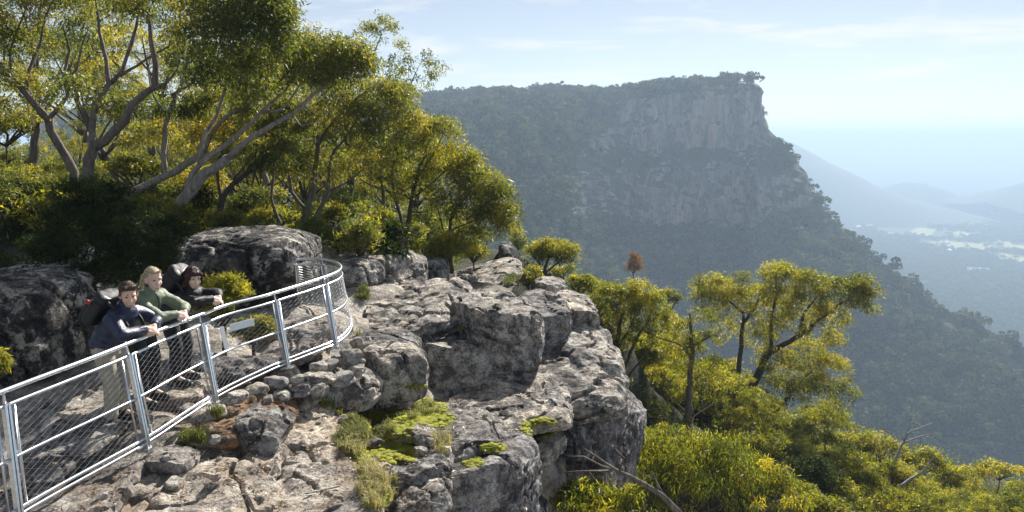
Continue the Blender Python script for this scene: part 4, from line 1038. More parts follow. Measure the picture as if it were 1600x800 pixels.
# ---- understorey and the wall of bush behind
def bush(name, label, px, py, d, rx, ry, n, seed, leaf='leaf_gum', base=None, **kw):
    r = np.random.default_rng(seed)
    base = base or (px, py + ry * .95)
    c = P(px, py, d); a = d / FPX
    limbs = [L_([base, ((px + base[0]) / 2 + r.uniform(-.1, .1) * rx, (py + base[1]) / 2), (px, py)], d, kw.pop('r0', .07), .02)]
    for k in range(5):
        th = r.uniform(0, 6.28); e = c + np.array([cos(th) * rx * .6 * a, sin(th) * rx * .5 * a, r.uniform(-.2, .6) * ry * a])
        s = P(*base, d) * .6 + c * .4
        limbs.append(([s, (s + e) / 2 + r.normal(0, .05, 3), e], .035, .012))
    m = max(4, int(n / 9)); cl = []
    for k in range(m):
        v = r.normal(size=3); v /= np.linalg.norm(v); v[2] = abs(v[2]) * 1.1 - .35
        cc = c + v * np.array([rx, (rx + ry) / 2, ry]) * a * r.uniform(.35, .72)
        cl.append((cc, np.array([.42, .42, .34]) * np.array([rx, (rx + ry) / 2, ry]) * a * r.uniform(.8, 1.25), max(4, n // m)))
    return tree(name, label, kw.pop('cat', 'shrub'), limbs, cl, seed, leaf, kw.pop('bark', 'bark_dark'), split=False, step=kw.pop('step', .3), nside=5, **kw)
tree('cypress_pine', 'dense dark green bush-crowned tree with a thick trunk behind the man in navy', 'tree',
     [L_([(136, 575), (134, 520), (138, 460), (150, 410), (165, 360)], (10.2, 10.6), .19, .08), L_([(150, 410), (200, 380), (230, 350)], (10.5, 10.5), .06, .02), L_([(145, 430), (110, 400), (90, 370)], (10.4, 10.6), .06, .02)],
     [C_(150, 315, 10.8, 55, 32, 40), C_(190, 350, 10.6, 60, 34, 46), C_(120, 350, 10.7, 50, 34, 40), C_(225, 385, 10.5, 50, 30, 40), C_(150, 395, 10.4, 60, 34, 46), C_(210, 415, 10.4, 56, 26, 38), C_(95, 395, 10.6, 40, 30, 26), C_(260, 360, 10.8, 34, 24, 22), C_(165, 432, 10.3, 50, 24, 30), C_(110, 300, 10.9, 30, 20, 14), C_(255, 412, 10.6, 34, 22, 20), C_(60, 385, 10.8, 30, 24, 14)],
     30, 'leaf_dark', 'bark', per=70, ll=.085, lw=.022, droop=-.1, trad=.15, tonemid=.4)
bush('shrub', 'yellow-green fine-leaved shrub right behind the woman with dark red hair', 345, 462, 10.4, 50, 46, 100, 31, 'leaf_gold', (350, 540), per=60, ll=.07, lw=.018, droop=-.2, trad=.13, tonemid=.35)
bush('shrub', 'green shrub seen through the mesh behind the white sign plates', 396, 515, 10.6, 32, 34, 60, 32, 'leaf_gum', (396, 552), per=60, ll=.07, lw=.018, droop=-.2, trad=.13, tonemid=.5)
bush('shrub', 'bit of leafy shrub poking in at the left edge above the handrail', -4, 566, 7.2, 14, 26, 22, 33, 'leaf_gold', (-14, 610), per=50, ll=.06, lw=.018, trad=.09, tonemid=.45)
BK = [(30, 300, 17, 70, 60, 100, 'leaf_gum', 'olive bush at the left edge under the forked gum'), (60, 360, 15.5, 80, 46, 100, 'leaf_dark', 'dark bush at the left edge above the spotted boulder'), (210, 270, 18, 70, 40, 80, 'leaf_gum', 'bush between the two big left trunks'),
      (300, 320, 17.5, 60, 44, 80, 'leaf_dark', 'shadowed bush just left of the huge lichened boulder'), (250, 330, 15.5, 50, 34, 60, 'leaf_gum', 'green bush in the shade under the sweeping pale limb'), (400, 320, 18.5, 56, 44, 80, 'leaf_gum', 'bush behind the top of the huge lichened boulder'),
      (520, 330, 21, 60, 46, 80, 'leaf_gum', 'bush behind the slender twin-stemmed gum'), (560, 370, 19, 36, 26, 44, 'leaf_gold', 'yellow-green shrub at the foot of the stacked grey rocks'), (505, 380, 18, 34, 22, 40, 'leaf_gold', 'pale shrub growing beside the boulder at the railing end'),
      (620, 380, 20.5, 36, 22, 34, 'leaf_gold', 'low shrub beside the pale flat rock'), (700, 388, 18, 46, 32, 70, 'leaf_gold', 'rounded yellow-topped shrub in front of the bronze gum'), (740, 395, 20, 36, 26, 40, 'leaf_gum', 'shrub at the foot of the bronze gum'),
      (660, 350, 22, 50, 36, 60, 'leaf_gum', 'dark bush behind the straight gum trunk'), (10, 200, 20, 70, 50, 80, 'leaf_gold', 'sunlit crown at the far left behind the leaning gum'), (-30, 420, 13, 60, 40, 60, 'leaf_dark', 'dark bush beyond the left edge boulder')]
for k, (x, y, d, rx, ry, n, lf, lab) in enumerate(BK):
    bush('shrub', lab, x, y, d, rx, ry, n, 50 + k, lf, per=46, ll=.10, lw=.032, droop=.3, trad=.2, tonemid=.42)
# back row of gums: four built, the rest copied
def gum_at(base, h, spread, seed, leaf, bark, label, group=None, name='gum_tree', nc=9, nt=22, per=44, ll=.14, lw=.042, trad=.3, tonemid=.48, r0=None, lean=.1):
    """a free-standing gum in world coordinates"""
    r = np.random.default_rng(seed); base = np.asarray(base, float)
    r0 = r0 or h * .022
    f = base + np.array([r.normal(0, lean) * h * .4, r.normal(0, lean) * h * .3, h * r.uniform(.32, .45)])
    limbs = [([base, base * .5 + f * .5 + r.normal(0, .02 * h, 3), f], r0, r0 * .7)]; cl = []
    for k in range(nc):
        th = 6.28 * (k + r.random()) / nc; rho = spread * r.uniform(.25, .95); z = h * r.uniform(.52, .95) - (rho / spread) ** 2 * h * .12
        e = base + np.array([cos(th) * rho, sin(th) * rho, z]) + (f - base) * (1, 1, 0) * .8
        limbs.append(([f - (f - base) * r.uniform(0, .35), f * .45 + e * .55 + np.array([0, 0, -.06 * h]) + r.normal(0, .03 * h, 3), e], r0 * .42, r0 * .1))
        s = spread * r.uniform(.3, .46)
        cl.append((e, (s, s, s * .62), nt))
    return tree(name, label, 'tree', limbs, cl, seed, leaf, bark, group=group, per=per, ll=ll, lw=lw, trad=trad, tonemid=tonemid, step=.5, nside=6, split=False)
def dup(root, loc, rz, s, label, group=None):
    r_ = root.copy(); COL.objects.link(r_); r_.location = [float(q) for q in loc]; r_.rotation_euler = (0, 0, rz); r_.scale = (s, s, s)
    r_['label'] = label
    if group: r_['group'] = group
    for ch in root.children:
        c = ch.copy(); COL.objects.link(c); c.parent = r_
    return r_
def gz(x, y): return float(ground_z(np.array(x), np.array(y)))
def foot(px, d): 
    q = P(px, 400, d); return (q[0], q[1], gz(q[0], q[1]) - .1)
GB = 'gums of the back row'
b0 = gum_at(foot(60, 26), 7.6, 3.4, 201, 'leaf_gum', 'bark', 'tall back-row gum behind the leaning gum at the far left', GB)
b1 = gum_at(foot(250, 27), 7.6, 3.6, 202, 'leaf_gold', 'bark', 'back-row gum between the forked gum and the sweeping pale gum', GB)
b2 = gum_at(foot(420, 28), 7.6, 3.5, 203, 'leaf_gum', 'bark_pale', 'back-row gum behind the tip of the long pale limb', GB)
b3 = gum_at(foot(540, 27), 7.2, 3.0, 204, 'leaf_gum', 'bark_dark', 'back-row gum behind the slender twin-stemmed gum', GB)
for src, px, d, rz, s, lab in [(b2, 150, 33, 1.0, 1.05, 'furthest gum seen low between the two left trunks'), (b0, 340, 34, 2.0, .95, 'furthest gum seen under the sweeping limbs'), (b1, -40, 22, 2.5, .8, 'half-hidden gum at the very left edge'),
                               (b3, 620, 33, 1.2, .85, 'far gum behind the straight dark trunk'), (b1, 480, 35, 4.0, .9, 'far gum showing above the back row near the pale limb tip'), (b0, 190, 22, 4.4, .68, 'low gum directly behind the forked trunks'),
                               (b3, 660, 26, 3.0, .62, 'small gum behind the stepping crown'), (b2, 370, 22, 5.0, .62, 'low gum behind the dark stemmed gum')]:
    dup(src, foot(px, d), rz, s, lab, GB)
# ---- the slope on the right
LT[0] = .85
DENS[0] = 1.1
tree('gum_tree', 'big spreading gum right of the cliff with a dark forked trunk and open crown', 'tree',
     [L_([(1160, 740), (1163, 690), (1166, 650), (1170, 615)], (38, 38), .42, .34), L_([(1170, 617), (1184, 585), (1200, 556), (1232, 534), (1262, 515), (1290, 492), (1320, 470)], (38, 36), .26, .05),
      L_([(1168, 622), (1154, 592), (1156, 560), (1158, 520), (1162, 490), (1140, 470), (1118, 450)], (38, 38.5), .2, .05), L_([(1164, 680), (1190, 656), (1216, 640), (1246, 600), (1270, 580)], (38, 37), .2, .05), L_([(1190, 575), (1206, 540), (1204, 500), (1214, 460), (1210, 430)], (38, 37), .13, .04),
      L_([(1158, 510), (1180, 480), (1190, 450)], (38, 38), .1, .03), L_([(1250, 522), (1256, 490), (1280, 460), (1290, 440)], (37, 36.5), .1, .03)],
     [C_(1120, 455, 38.5, 34, 26, 40), C_(1100, 475, 38.5, 18, 24, 18), C_(1180, 468, 38, 34, 26, 36), C_(1214, 425, 37, 26, 16, 30), C_(1210, 470, 37, 30, 28, 34), C_(1158, 435, 38, 14, 10, 8), C_(1270, 450, 36.5, 34, 26, 44), C_(1320, 462, 36, 42, 26, 56), C_(1350, 470, 36, 22, 28, 26), C_(1290, 495, 36.5, 40, 22, 36),
      C_(1230, 510, 37, 40, 24, 38), C_(1190, 535, 38, 30, 22, 22), C_(1262, 550, 37, 30, 24, 30), C_(1240, 585, 37, 50, 26, 48), C_(1296, 582, 36.5, 34, 26, 36), C_(1225, 615, 37, 44, 22, 30), C_(1320, 615, 36.5, 20, 20, 16), C_(1140, 520, 38.5, 26, 18, 14), C_(1130, 490, 38.5, 26, 18, 16), C_(1150, 470, 38, 30, 22, 26), C_(1240, 440, 36.8, 28, 20, 28), C_(1250, 480, 36.8, 34, 24, 30), C_(1345, 448, 36, 26, 18, 26), C_(1100, 450, 38.5, 22, 18, 18), C_(1270, 610, 36.5, 40, 22, 34), C_(1210, 560, 37.5, 36, 22, 26), C_(1300, 530, 36.5, 24, 18, 16), C_(1180, 500, 38, 24, 18, 14), C_(1200, 655, 37, 40, 22, 24), C_(1290, 645, 37, 34, 20, 22)],
     300, 'leaf_gold', 'bark_dark', per=44, ll=.19, lw=.052, trad=.43, tonemid=.46, step=.5)
DENS[0] = 1.05
tree('gum_tree', 'bright rounded gum just right of the cliff lip with several dark stems', 'tree',
     [L_([(968, 600), (968, 560), (966, 520), (972, 490)], (25, 25), .13, .06), L_([(970, 590), (985, 550), (1000, 520), (1014, 500)], (25, 25), .1, .03), L_([(964, 590), (945, 550), (938, 515)], (25, 25), .09, .03), L_([(968, 540), (990, 500), (990, 470)], (25, 25), .06, .02), L_([(974, 600), (995, 570), (1020, 540)], (25, 25), .07, .02)],
     [C_(960, 468, 25, 40, 24, 50), C_(990, 460, 25, 34, 22, 40), C_(940, 490, 25, 30, 24, 34), C_(1015, 480, 25, 32, 24, 36), C_(985, 496, 25, 40, 20, 34), C_(935, 520, 25, 24, 22, 22), C_(1035, 505, 25, 26, 20, 24), C_(1000, 525, 25, 30, 18, 22), C_(920, 540, 25, 18, 16, 12), C_(958, 535, 25, 24, 14, 14)],
     301, 'leaf_gold', 'bark_dark', per=54, ll=.13, lw=.036, trad=.27, tonemid=.42)
tree('gum_tree', 'sparse grey gum with bare bleached twigs between the rounded gum and the big spreading gum', 'tree',
     [L_([(1075, 690), (1076, 640), (1078, 590), (1082, 540), (1078, 490)], (28, 28), .2, .06), L_([(1080, 560), (1064, 540), (1030, 528), (990, 512)], (28, 27), .06, .015), L_([(1078, 600), (1100, 580), (1118, 570)], (28, 28), .07, .02), L_([(1082, 540), (1110, 525), (1135, 512)], (28, 28), .05, .012), L_([(1074, 660), (1100, 640), (1130, 625)], (28, 27.5), .04, .012), L_([(1076, 650), (1050, 620), (1040, 590)], (28, 28), .05, .015)],
     [C_(1060, 520, 28, 36, 24, 26), C_(1100, 545, 28, 40, 26, 30), C_(1050, 560, 28, 36, 22, 22), C_(1110, 590, 28, 36, 26, 28), C_(1090, 500, 28, 26, 16, 12)], 302, 'leaf_gold', 'bark', per=44, ll=.14, lw=.04, trad=.3, tonemid=.32)
tree('gum_tree', 'small flat-topped gum standing alone at the far end of the ledge', 'tree',
     [L_([(846, 446), (850, 424), (858, 404), (868, 392)], (24, 24), .08, .03), L_([(850, 428), (872, 410), (886, 400)], (24, 24), .05, .015), L_([(850, 424), (838, 406), (832, 396)], (24, 24), .04, .015)],
     [C_(866, 386, 24, 34, 11, 34), C_(840, 394, 24, 24, 11, 20), C_(888, 396, 24, 18, 11, 16), C_(862, 404, 24, 30, 10, 18)], 303, 'leaf_gold', 'bark_dark', per=50, ll=.12, lw=.036, trad=.26, tonemid=.34)
W = 'bright wattle and gum crowns crowding the slope'
bush('wattle', 'large weeping golden-green wattle filling the foreground right of the cliff wall', 1080, 745, 17, 130, 84, 330, 310, 'leaf_gold', (1080, 850), per=44, ll=.17, lw=.028, droop=1.3, trad=.3, tonemid=.27, tonevar=.26, cat='shrub')
bush('wattle', 'golden-green wattle at the foot of the cliff wall along the bottom edge', 930, 792, 10.8, 82, 42, 170, 311, 'leaf_gold', (930, 850), per=44, ll=.11, lw=.02, droop=1.2, trad=.19, tonemid=.27, tonevar=.26)
bush('wattle', 'wattle in the bottom edge right of the weeping wattle, orange tinged', 1180, 760, 20, 80, 60, 170, 312, 'leaf_gold', (1180, 850), per=44, ll=.17, lw=.03, droop=1.1, trad=.3, tonemid=.33, tonevar=.26)
RB = [(1268, 742, 27, 48, 46, 120, 'leaf_dark', 'dense dark round bush in the lower right below the big gum', .62), (1330, 735, 34, 48, 40, 100, 'leaf_gold', 'broad bright crown left of the bleached dead tree', .4), (1372, 700, 40, 40, 26, 60, 'leaf_gold', 'golden dome-shaped crown behind the bleached dead tree', .45),
      (1318, 690, 42, 40, 26, 60, 'leaf_gold', 'golden crown peeping out right of the big gum trunk', .42), (1440, 722, 40, 40, 24, 60, 'leaf_gold', 'rounded crown under the bleached dead limb', .42), (1395, 745, 34, 46, 30, 80, 'leaf_gold', 'bright crown at the foot of the bleached dead tree', .36),
      (1490, 745, 42, 48, 26, 70, 'leaf_gold', 'low golden crown on the skyline of the slope at the right', .42), (1450, 785, 36, 60, 36, 100, 'leaf_gold', 'broad crown on the bottom edge at the right', .4), (1560, 735, 46, 36, 16, 40, 'leaf_gold', 'flat-topped crown near the right edge', .5),
      (1590, 775, 40, 50, 28, 70, 'leaf_gold', 'crown in the bottom right corner', .42), (1530, 790, 38, 50, 30, 70, 'leaf_gum', 'greener crown beside the bottom right corner', .6), (1340, 790, 28, 70, 40, 110, 'leaf_gold', 'bright bush at the bottom edge under the dark round bush', .42),
      (1030, 600, 29, 60, 40, 100, 'leaf_gold', 'light green bush below the bright rounded gum', .3), (1000, 640, 26, 50, 50, 90, 'leaf_gold', 'shaded bush against the cliff wall', .26), (1110, 640, 33, 56, 40, 90, 'leaf_gold', 'bush filling the gap behind the sparse grey gum', .34),
      (1030, 690, 24, 60, 40, 90, 'leaf_gum', 'olive bush behind the weeping wattle', .55), (1230, 680, 36, 60, 40, 80, 'leaf_gold', 'bush beneath the big spreading gum', .32), (1290, 660, 42, 56, 36, 70, 'leaf_gold', 'crown low behind the big gum on the right', .36),
      (905, 445, 30, 34, 20, 44, 'leaf_gold', 'small golden crown just beyond the end of the slab', .46), (930, 452, 34, 36, 22, 40, 'leaf_gold', 'golden crown behind the bright rounded gum', .4), (826, 430, 21, 24, 20, 34, 'leaf_gum', 'leafy shrub under the flat-topped gum on the ledge', .6),
      (880, 425, 32, 26, 16, 24, 'leaf_gum', 'green crown showing behind the flat-topped gum', .6), (1045, 470, 44, 34, 22, 30, 'leaf_gum', 'greyish crown behind the rounded gum', .5), (1150, 600, 44, 50, 50, 70, 'leaf_gum', 'green crown behind the fork of the big gum', .6), (1060, 540, 40, 50, 36, 60, 'leaf_gum', 'shaded crown behind the sparse grey gum', .55),
      (808, 378, 40, 24, 30, 30, 'leaf_gum', 'dull green tree beyond the edge right of the bronze gum', .4), (940, 600, 22, 34, 40, 50, 'leaf_gum', 'bush pressed against the outer cliff face', .5), (1190, 700, 28, 60, 40, 90, 'leaf_gold', 'bush at the foot of the big gum trunk', .3)]
for k, (x, y, d, rx, ry, n, lf, lab, tm) in enumerate(RB):
    sc_ = d / 30
    bush('bushy_tree', lab, x, y, d, rx, ry, n, 330 + k, lf, (x, y + ry * 1.6), per=46, ll=.15 * max(.75, sc_), lw=.045 * max(.75, sc_), droop=.4, trad=.3 * max(.7, sc_), tonemid=tm, cat='tree', r0=.12, group=W)
# ---- the rest of the bush: copies standing further back, wherever the skyline of the photograph leaves room
def screen(p):
    q = np.asarray(p, float) - np.array([0, 0, CAM_Z]); d = q[..., 1] * cos(PITCH) - q[..., 2] * sin(PITCH); up = q[..., 1] * sin(PITCH) + q[..., 2] * cos(PITCH)
    return 800 + FPX * q[..., 0] / d, 400 - FPX * up / d, d
def span(root):
    z = max(max(c[2] for c in ch.bound_box) for ch in root.children); return z
ORD = ['nearest', 'second', 'third', 'fourth', 'fifth', 'sixth', 'seventh', 'eighth', 'ninth', 'tenth', 'eleventh', 'twelfth'] + ['%dth' % k for k in range(13, 80)]
def filler(sources, n, xr, yr, sky, what, marks, group, seed, gap, hs, pxr, sink=0.0):
    """copies over the area xr, yr; each label says which landmark the copy stands beside and how far out from it"""
    r = np.random.default_rng(seed); done = []; spots = []
    for _ in range(n * 60):
        x, y = r.uniform(*xr), r.uniform(*yr)
        g = gz(x, y); px, py, d = screen((x, y, g))
        if d < 5 or not (pxr[0] < px < pxr[1]) or any((x - a) ** 2 + (y - b) ** 2 < gap ** 2 for a, b in done): continue
        src = sources[r.integers(len(sources))]; H = span(src)
        h = min(r.uniform(*hs), 1.7 * H)
        top = screen((x, y, g + h * (1 - sink)))[1]
        lim = np.interp(px, *zip(*sky))
        if top < lim:
            h *= .55; top = screen((x, y, g + h * (1 - sink)))[1]
            if top < lim: continue
        if top > 800 or px < -40 or px > 1640: continue
        done.append((x, y)); spots.append((src, (x, y, g - .15 - sink * h), r.uniform(0, 6.28), h / H, px, top + (py - top) * .3, d))
        if len(spots) >= n: break
    keys = {}
    for k, sp in enumerate(spots):
        m = min(marks, key=lambda q: (q[1] - sp[4]) ** 2 + (q[2] - sp[5]) ** 2)
        dx, dy = sp[4] - m[1], sp[5] - m[2]
        side = ('right of' if dx > 0 else 'left of') if abs(dx) > abs(dy) else ('below' if dy > 0 else 'above')
        keys.setdefault((m[0], side), []).append((dx * dx + dy * dy, k))
    for (m, side), lst in keys.items():
        for rank, (_, k) in enumerate(sorted(lst)):
            sp = spots[k]
            dup(*sp[:4], f'{what}, {ORD[rank]} one out {side} the {m}' if rank else f'{what}, the nearest one {side} the {m}', group)
B_ = []
for k in range(6):
    DENS[0] = 1.0
    r_ = np.random.default_rng(900 + k); sp = r_.uniform(1.7, 2.6); cl = []
    for j in range(11):
        th = j * 2.4; rho = sp * math.sqrt((j + .5) / 11); z = 4.6 - 1.6 * (rho / sp) ** 2 + r_.normal(0, .25)
        s_ = r_.uniform(.62, 1.0); cl.append((np.array([cos(th) * rho, sin(th) * rho, z]), np.array([s_, s_, s_ * .62]), 24))
        cl.append((np.array([cos(th) * rho * 1.1, sin(th) * rho * 1.1, z - 1.3]), np.array([s_ * .8, s_ * .8, s_ * .6]), 9))
    lb = [([np.array([0, 0, 0.]), np.array([.1, 0, 1.4]), np.array([0, .1, 2.6])], .12, .07)] + [([np.array([0, 0, 1.2 + .1 * j]), (c[0] * .5 + np.array([0, 0, .9])), c[0]], .05, .015) for j, c in enumerate(cl[::2])]
    off = np.array([30.0, -40 - 8 * k, 0]); off[2] = gz(off[0], off[1]) + .3
    t_ = tree('bushy_tree', 'source crown', 'tree', [([p + off for p in q], a, b) for q, a, b in lb], [(c + off, rr, n_) for c, rr, n_ in cl], 900 + k, 'leaf_gum' if k == 2 else 'leaf_gold', 'bark_dark', per=46, ll=.15, lw=.042, droop=.35, trad=.27, tonemid=(.3, .42, .5, .36, .47, .26)[k], tonevar=.2, step=.4, nside=5, split=False)
    B_.append(t_)
filler(B_, 190, (3, 52), (28, 66), [(850, 430), (900, 445), (1000, 490), (1090, 520), (1300, 640), (1380, 715), (1500, 752), (1600, 765), (1700, 780)],
       'yellow-green crown', [('big spreading gum', 1200, 540), ('weeping wattle', 1080, 745), ('bleached dead tree', 1410, 710), ('rounded gum at the cliff', 970, 500), ('sparse grey gum', 1078, 570), ('dark round bush', 1268, 742), ('bottom right corner', 1590, 790), ('rusty dead tree', 992, 412)], 'crowns of the slope bush', 5, 2.1, (3.6, 6.2), (860, 1720), .22)
for t_ in B_:
    for ch in list(t_.children): bpy.data.objects.remove(ch)
    bpy.data.objects.remove(t_)
DENS[0] = 1.3
S_ = [o for o in bpy.data.objects if o.name.startswith('shrub') and o.type == 'EMPTY']
filler([b0, b1, b2, b3], 34, (-30, -3), (20, 44), [(-100, 120), (60, 170), (250, 165), (330, 120), (440, 130), (560, 150), (650, 210), (700, 260), (760, 330), (800, 380)], 'half-hidden gum', [('forked grey gum', 160, 200), ('sweeping pale limb', 420, 200), ('twin-stemmed gum', 510, 260), ('straight dark gum', 650, 280), ('leaning gum', 50, 150), ('bronze-green gum', 750, 310)], 'gums seen through the trees', 6, 2.2, (5.5, 8.5), (-120, 790))
filler(S_, 95, (-20, -2.6), (14.5, 30), [(-100, 200), (270, 270), (300, 300), (560, 300), (700, 345), (800, 385)], 'low shaded bush', [('huge lichened boulder', 380, 400), ('dark bush-crowned tree', 170, 370), ('twin-stemmed gum', 480, 370), ('straight dark gum', 640, 380), ('stacked grey rocks', 565, 355), ('spotted boulder', 50, 430), ('bronze-green gum', 705, 400)], 'understorey bushes behind the lookout', 7, 1.05, (1.2, 3.0), (-120, 800))
RB2 = [(1235, 775, 25, 50, 34, 'green-gold bush on the bottom edge left of the dark round bush'), (1300, 770, 27, 46, 30, 'golden bush on the bottom edge just right of the dark round bush'), (1345, 760, 30, 44, 28, 'golden bush between the dark round bush and the bleached dead tree'), (1270, 795, 22, 60, 26, 'leafy bush cut by the bottom edge under the dark round bush'),
       (1250, 720, 31, 40, 28, 'small golden crown above the dark round bush'), (1400, 785, 31, 46, 26, 'golden bush on the bottom edge below the bleached dead tree'), (1000, 560, 27, 40, 30, 'leafy bush under the rounded gum at the cliff lip'), (985, 690, 20, 30, 50, 'tall bush in the gap beside the cliff wall')]
for k, (x, y, d, rx, ry, lab) in enumerate(RB2):
    bush('bushy_tree', lab, x, y, d, rx, ry, 110, 700 + k, 'leaf_gold', (x, y + ry * 1.6), per=46, ll=.13, lw=.04, droop=.4, trad=.26, tonemid=.3 + .05 * (k % 4), cat='tree', r0=.1, group=W)
def undergrowth():
    r = np.random.default_rng(77); n = 5200
    x = np.concatenate([r.uniform(2.5, 60, n), r.uniform(-22, -1.5, n // 3)]); y = np.concatenate([r.uniform(13, 78, n), r.uniform(14.6, 34, n // 3)])
    z = ground_z(x, y); p = np.stack([x, y, z], -1); px, py, d = screen(p)
    ok = (px > -60) & (px < 1660) & (py < 900) & ~((x < 4) & (x > -2.2) & (y < 22)); p = p[ok]
    q = p + r.normal(0, .15, p.shape) + np.array([0, 0, .3])
    v, t = leaves(q, .38, 24, .16, .05, -.3, r, np.clip(r.normal(.35, .2, len(q)), 0, 1))
    x = r.uniform(8, 75, 3200); y = r.uniform(44, 105, 3200); p = np.stack([x, y, ground_z(x, y)], -1); px, py, d = screen(p); p = p[(px > 900) & (px < 1660)]
    v2, t2 = leaves(p + (0, 0, .9), 1.0, 26, .34, .11, -.2, r, np.clip(r.normal(.35, .2, len(p)), 0, 1)); v = np.concatenate([v, v2]); t = np.concatenate([t, t2])
    tag(mk('undergrowth', v, np.arange(len(v)).reshape(-1, 3), M['leaf_gum'], None, False, t), 'low scrubby undergrowth covering the ground between the trees', kind='stuff')
undergrowth()
# ---- dead wood
def dead(name, label, limbs, seed, bark='dead_wood', ntw=16, cat='dead tree'):
    r = np.random.default_rng(seed); root = thing(name, label, cat, limbs[0][0][0])
    mb, S = limb_mesh(limbs[:1], 6, .25, seed); mb2, S2 = limb_mesh(limbs[1:], 5, .2, seed + 1)
    tg = []
    for k in range(ntw):
        s = S2[r.integers(len(S2))]; tg.append(s[:3] + r.normal(0, 1, 3) * (s[3] * 12 + .12) + (0, 0, .1))
    twigs(mb2, S2, np.array(tg), r, .012)
    hang(root, mb.build('trunk', M[bark])); k = len(limbs) - 1
    for i in range(k):
        one = MB(); one.add(mb2.v[i], mb2.f[i] - mb2.f[i].min()); hang(root, one.build('limb', M[bark]))
    if len(mb2.v) > k:
        tw = MB()
        for v_, f_ in zip(mb2.v[k:], mb2.f[k:]): tw.add(v_, f_ - f_.min())
        hang(root, tw.build('twigs', M[bark]))['kind'] = 'stuff'
    return root
dead('dead_tree', 'bleached dead tree with bare claw-like white branches in the lower right',
     [L_([(1395, 760), (1394, 730), (1404, 706), (1412, 690)], (34, 34), .1, .06), L_([(1412, 690), (1420, 676), (1440, 668), (1456, 662), (1462, 672)], (34, 34), .05, .012), L_([(1412, 692), (1432, 684), (1452, 680), (1474, 690)], (34, 34), .045, .012), L_([(1404, 706), (1414, 684), (1424, 660), (1430, 648)], (34, 34), .03, .01),
      L_([(1392, 730), (1386, 700), (1382, 672), (1378, 650)], (34, 34), .03, .01), L_([(1394, 736), (1420, 738), (1440, 735)], (34, 34), .03, .01)], 401)
dead('fallen_limb', 'pale dead limb slanting up out of the crowns below the bleached tree',
     [L_([(1404, 762), (1420, 750), (1440, 738), (1452, 726), (1450, 716)], (32, 32), .08, .03), L_([(1440, 738), (1452, 742)], (32, 32), .02, .01), L_([(1452, 726), (1458, 714)], (32, 32), .015, .008)], 402, ntw=3, cat='dead branch')
dead('dead_branch', 'long grey dead branch with spiky twigs hanging out in front of the cliff wall',
     [L_([(1062, 802), (1036, 776), (1010, 758), (985, 744), (964, 736)], (11.4, 10.6), .06, .035), L_([(966, 737), (946, 724), (930, 712), (912, 700)], (10.6, 10.3), .03, .008), L_([(966, 737), (940, 728), (912, 714), (890, 713)], (10.6, 10.4), .025, .008), L_([(968, 738), (975, 715), (960, 700), (950, 694)], (10.6, 10.4), .02, .006), L_([(950, 736), (920, 736), (884, 737)], (10.6, 10.4), .02, .006),
      L_([(1030, 772), (1024, 750), (1020, 738)], (11.2, 11), .02, .008)], 403, 'bark', 14, 'dead branch')
dead('dead_tree', 'thin leafless snag standing grey against the shaded gorge right of the rounded gum',
     [L_([(1033, 520), (1036, 495), (1038, 475)], (30, 30), .05, .03), L_([(1038, 476), (1046, 466), (1052, 462)], (30, 30), .02, .008), L_([(1037, 480), (1036, 460), (1038, 448)], (30, 30), .02, .008)], 404, ntw=5)
tree('dead_tree', 'small tree with rusty dead foliage standing alone before the dark gorge', 'tree',
     [L_([(991, 452), (990, 430), (991, 410)], (60, 60), .1, .04), L_([(990, 430), (984, 412)], (60, 60), .05, .02), L_([(990, 428), (1000, 408)], (60, 60), .05, .02)],
     [C_(992, 404, 60, 11, 8, 14), C_(986, 416, 60, 8, 8, 8), C_(999, 420, 60, 8, 8, 8)], 405, 'leaf_dead', 'bark', per=34, ll=.22, lw=.06, trad=.35, tonemid=.6)
# ------------------------------------------------------------------ moss and grass tufts on the rock
from mathutils.bvhtree import BVHTree
def ground_bvh():
    V = []; F = []; n = 0
    for o in list(COL.objects):
        if o.type == 'MESH' and (o.name.split('.')[0] in ('ground', 'slab', 'boulder', 'cliff_wall', 'stone', 'path_slab')):
            me = o.data; co = np.empty(len(me.vertices) * 3, np.float32); me.vertices.foreach_get('co', co); co = co.reshape(-1, 3)
            off = np.array(o.location) + (np.array(o.parent.location) if o.parent else 0)
            fi = np.empty(len(me.loops), np.int32); me.loops.foreach_get('vertex_index', fi)
            V.append(co + off); F.append(fi.reshape(-1, 4) + n); n += len(co)
    return BVHTree.FromPolygons(np.concatenate(V).tolist(), np.concatenate(F).tolist())
BVH = ground_bvh()
def drop(px, py):
    """where the ray through a pixel first meets rock or ground"""
    a = P(px, py, 1.0) - np.array([0, 0, CAM_Z]); a /= np.linalg.norm(a)
    h = BVH.ray_cast((0, 0, CAM_Z), a.tolist(), 60)
    return h
def mossmat():
    m, N, L, out = newmat('moss')
    b = N.new('ShaderNodeBsdfPrincipled'); b.inputs['Roughness'].default_value = .9
    geo = N.new('ShaderNodeNewGeometry'); n = texn(N, L, geo.outputs['Position'], 9, 7, .7)
    r = ramp(N, [(.3, (.16, .19, .02)), (.5, (.42, .44, .03)), (.7, (.58, .56, .06))]); L.new(n.outputs['Fac'], r.inputs['Fac']); L.new(r.outputs[0], b.inputs['Base Color'])
    bp = N.new('ShaderNodeBump'); bp.inputs['Strength'].default_value = 1; bp.inputs['Distance'].default_value = .03
    n2 = texn(N, L, geo.outputs['Position'], 60, 5, .7); L.new(n2.outputs['Fac'], bp.inputs['Height']); L.new(bp.outputs[0], b.inputs['Normal'])
    t = N.new('ShaderNodeBsdfTranslucent'); L.new(r.outputs[0], t.inputs['Color']); mx = N.new('ShaderNodeMixShader'); mx.inputs[0].default_value = .25
    L.new(b.outputs[0], mx.inputs[1]); L.new(t.outputs[0], mx.inputs[2]); L.new(mx.outputs[0], out.inputs['Surface'])
    return m
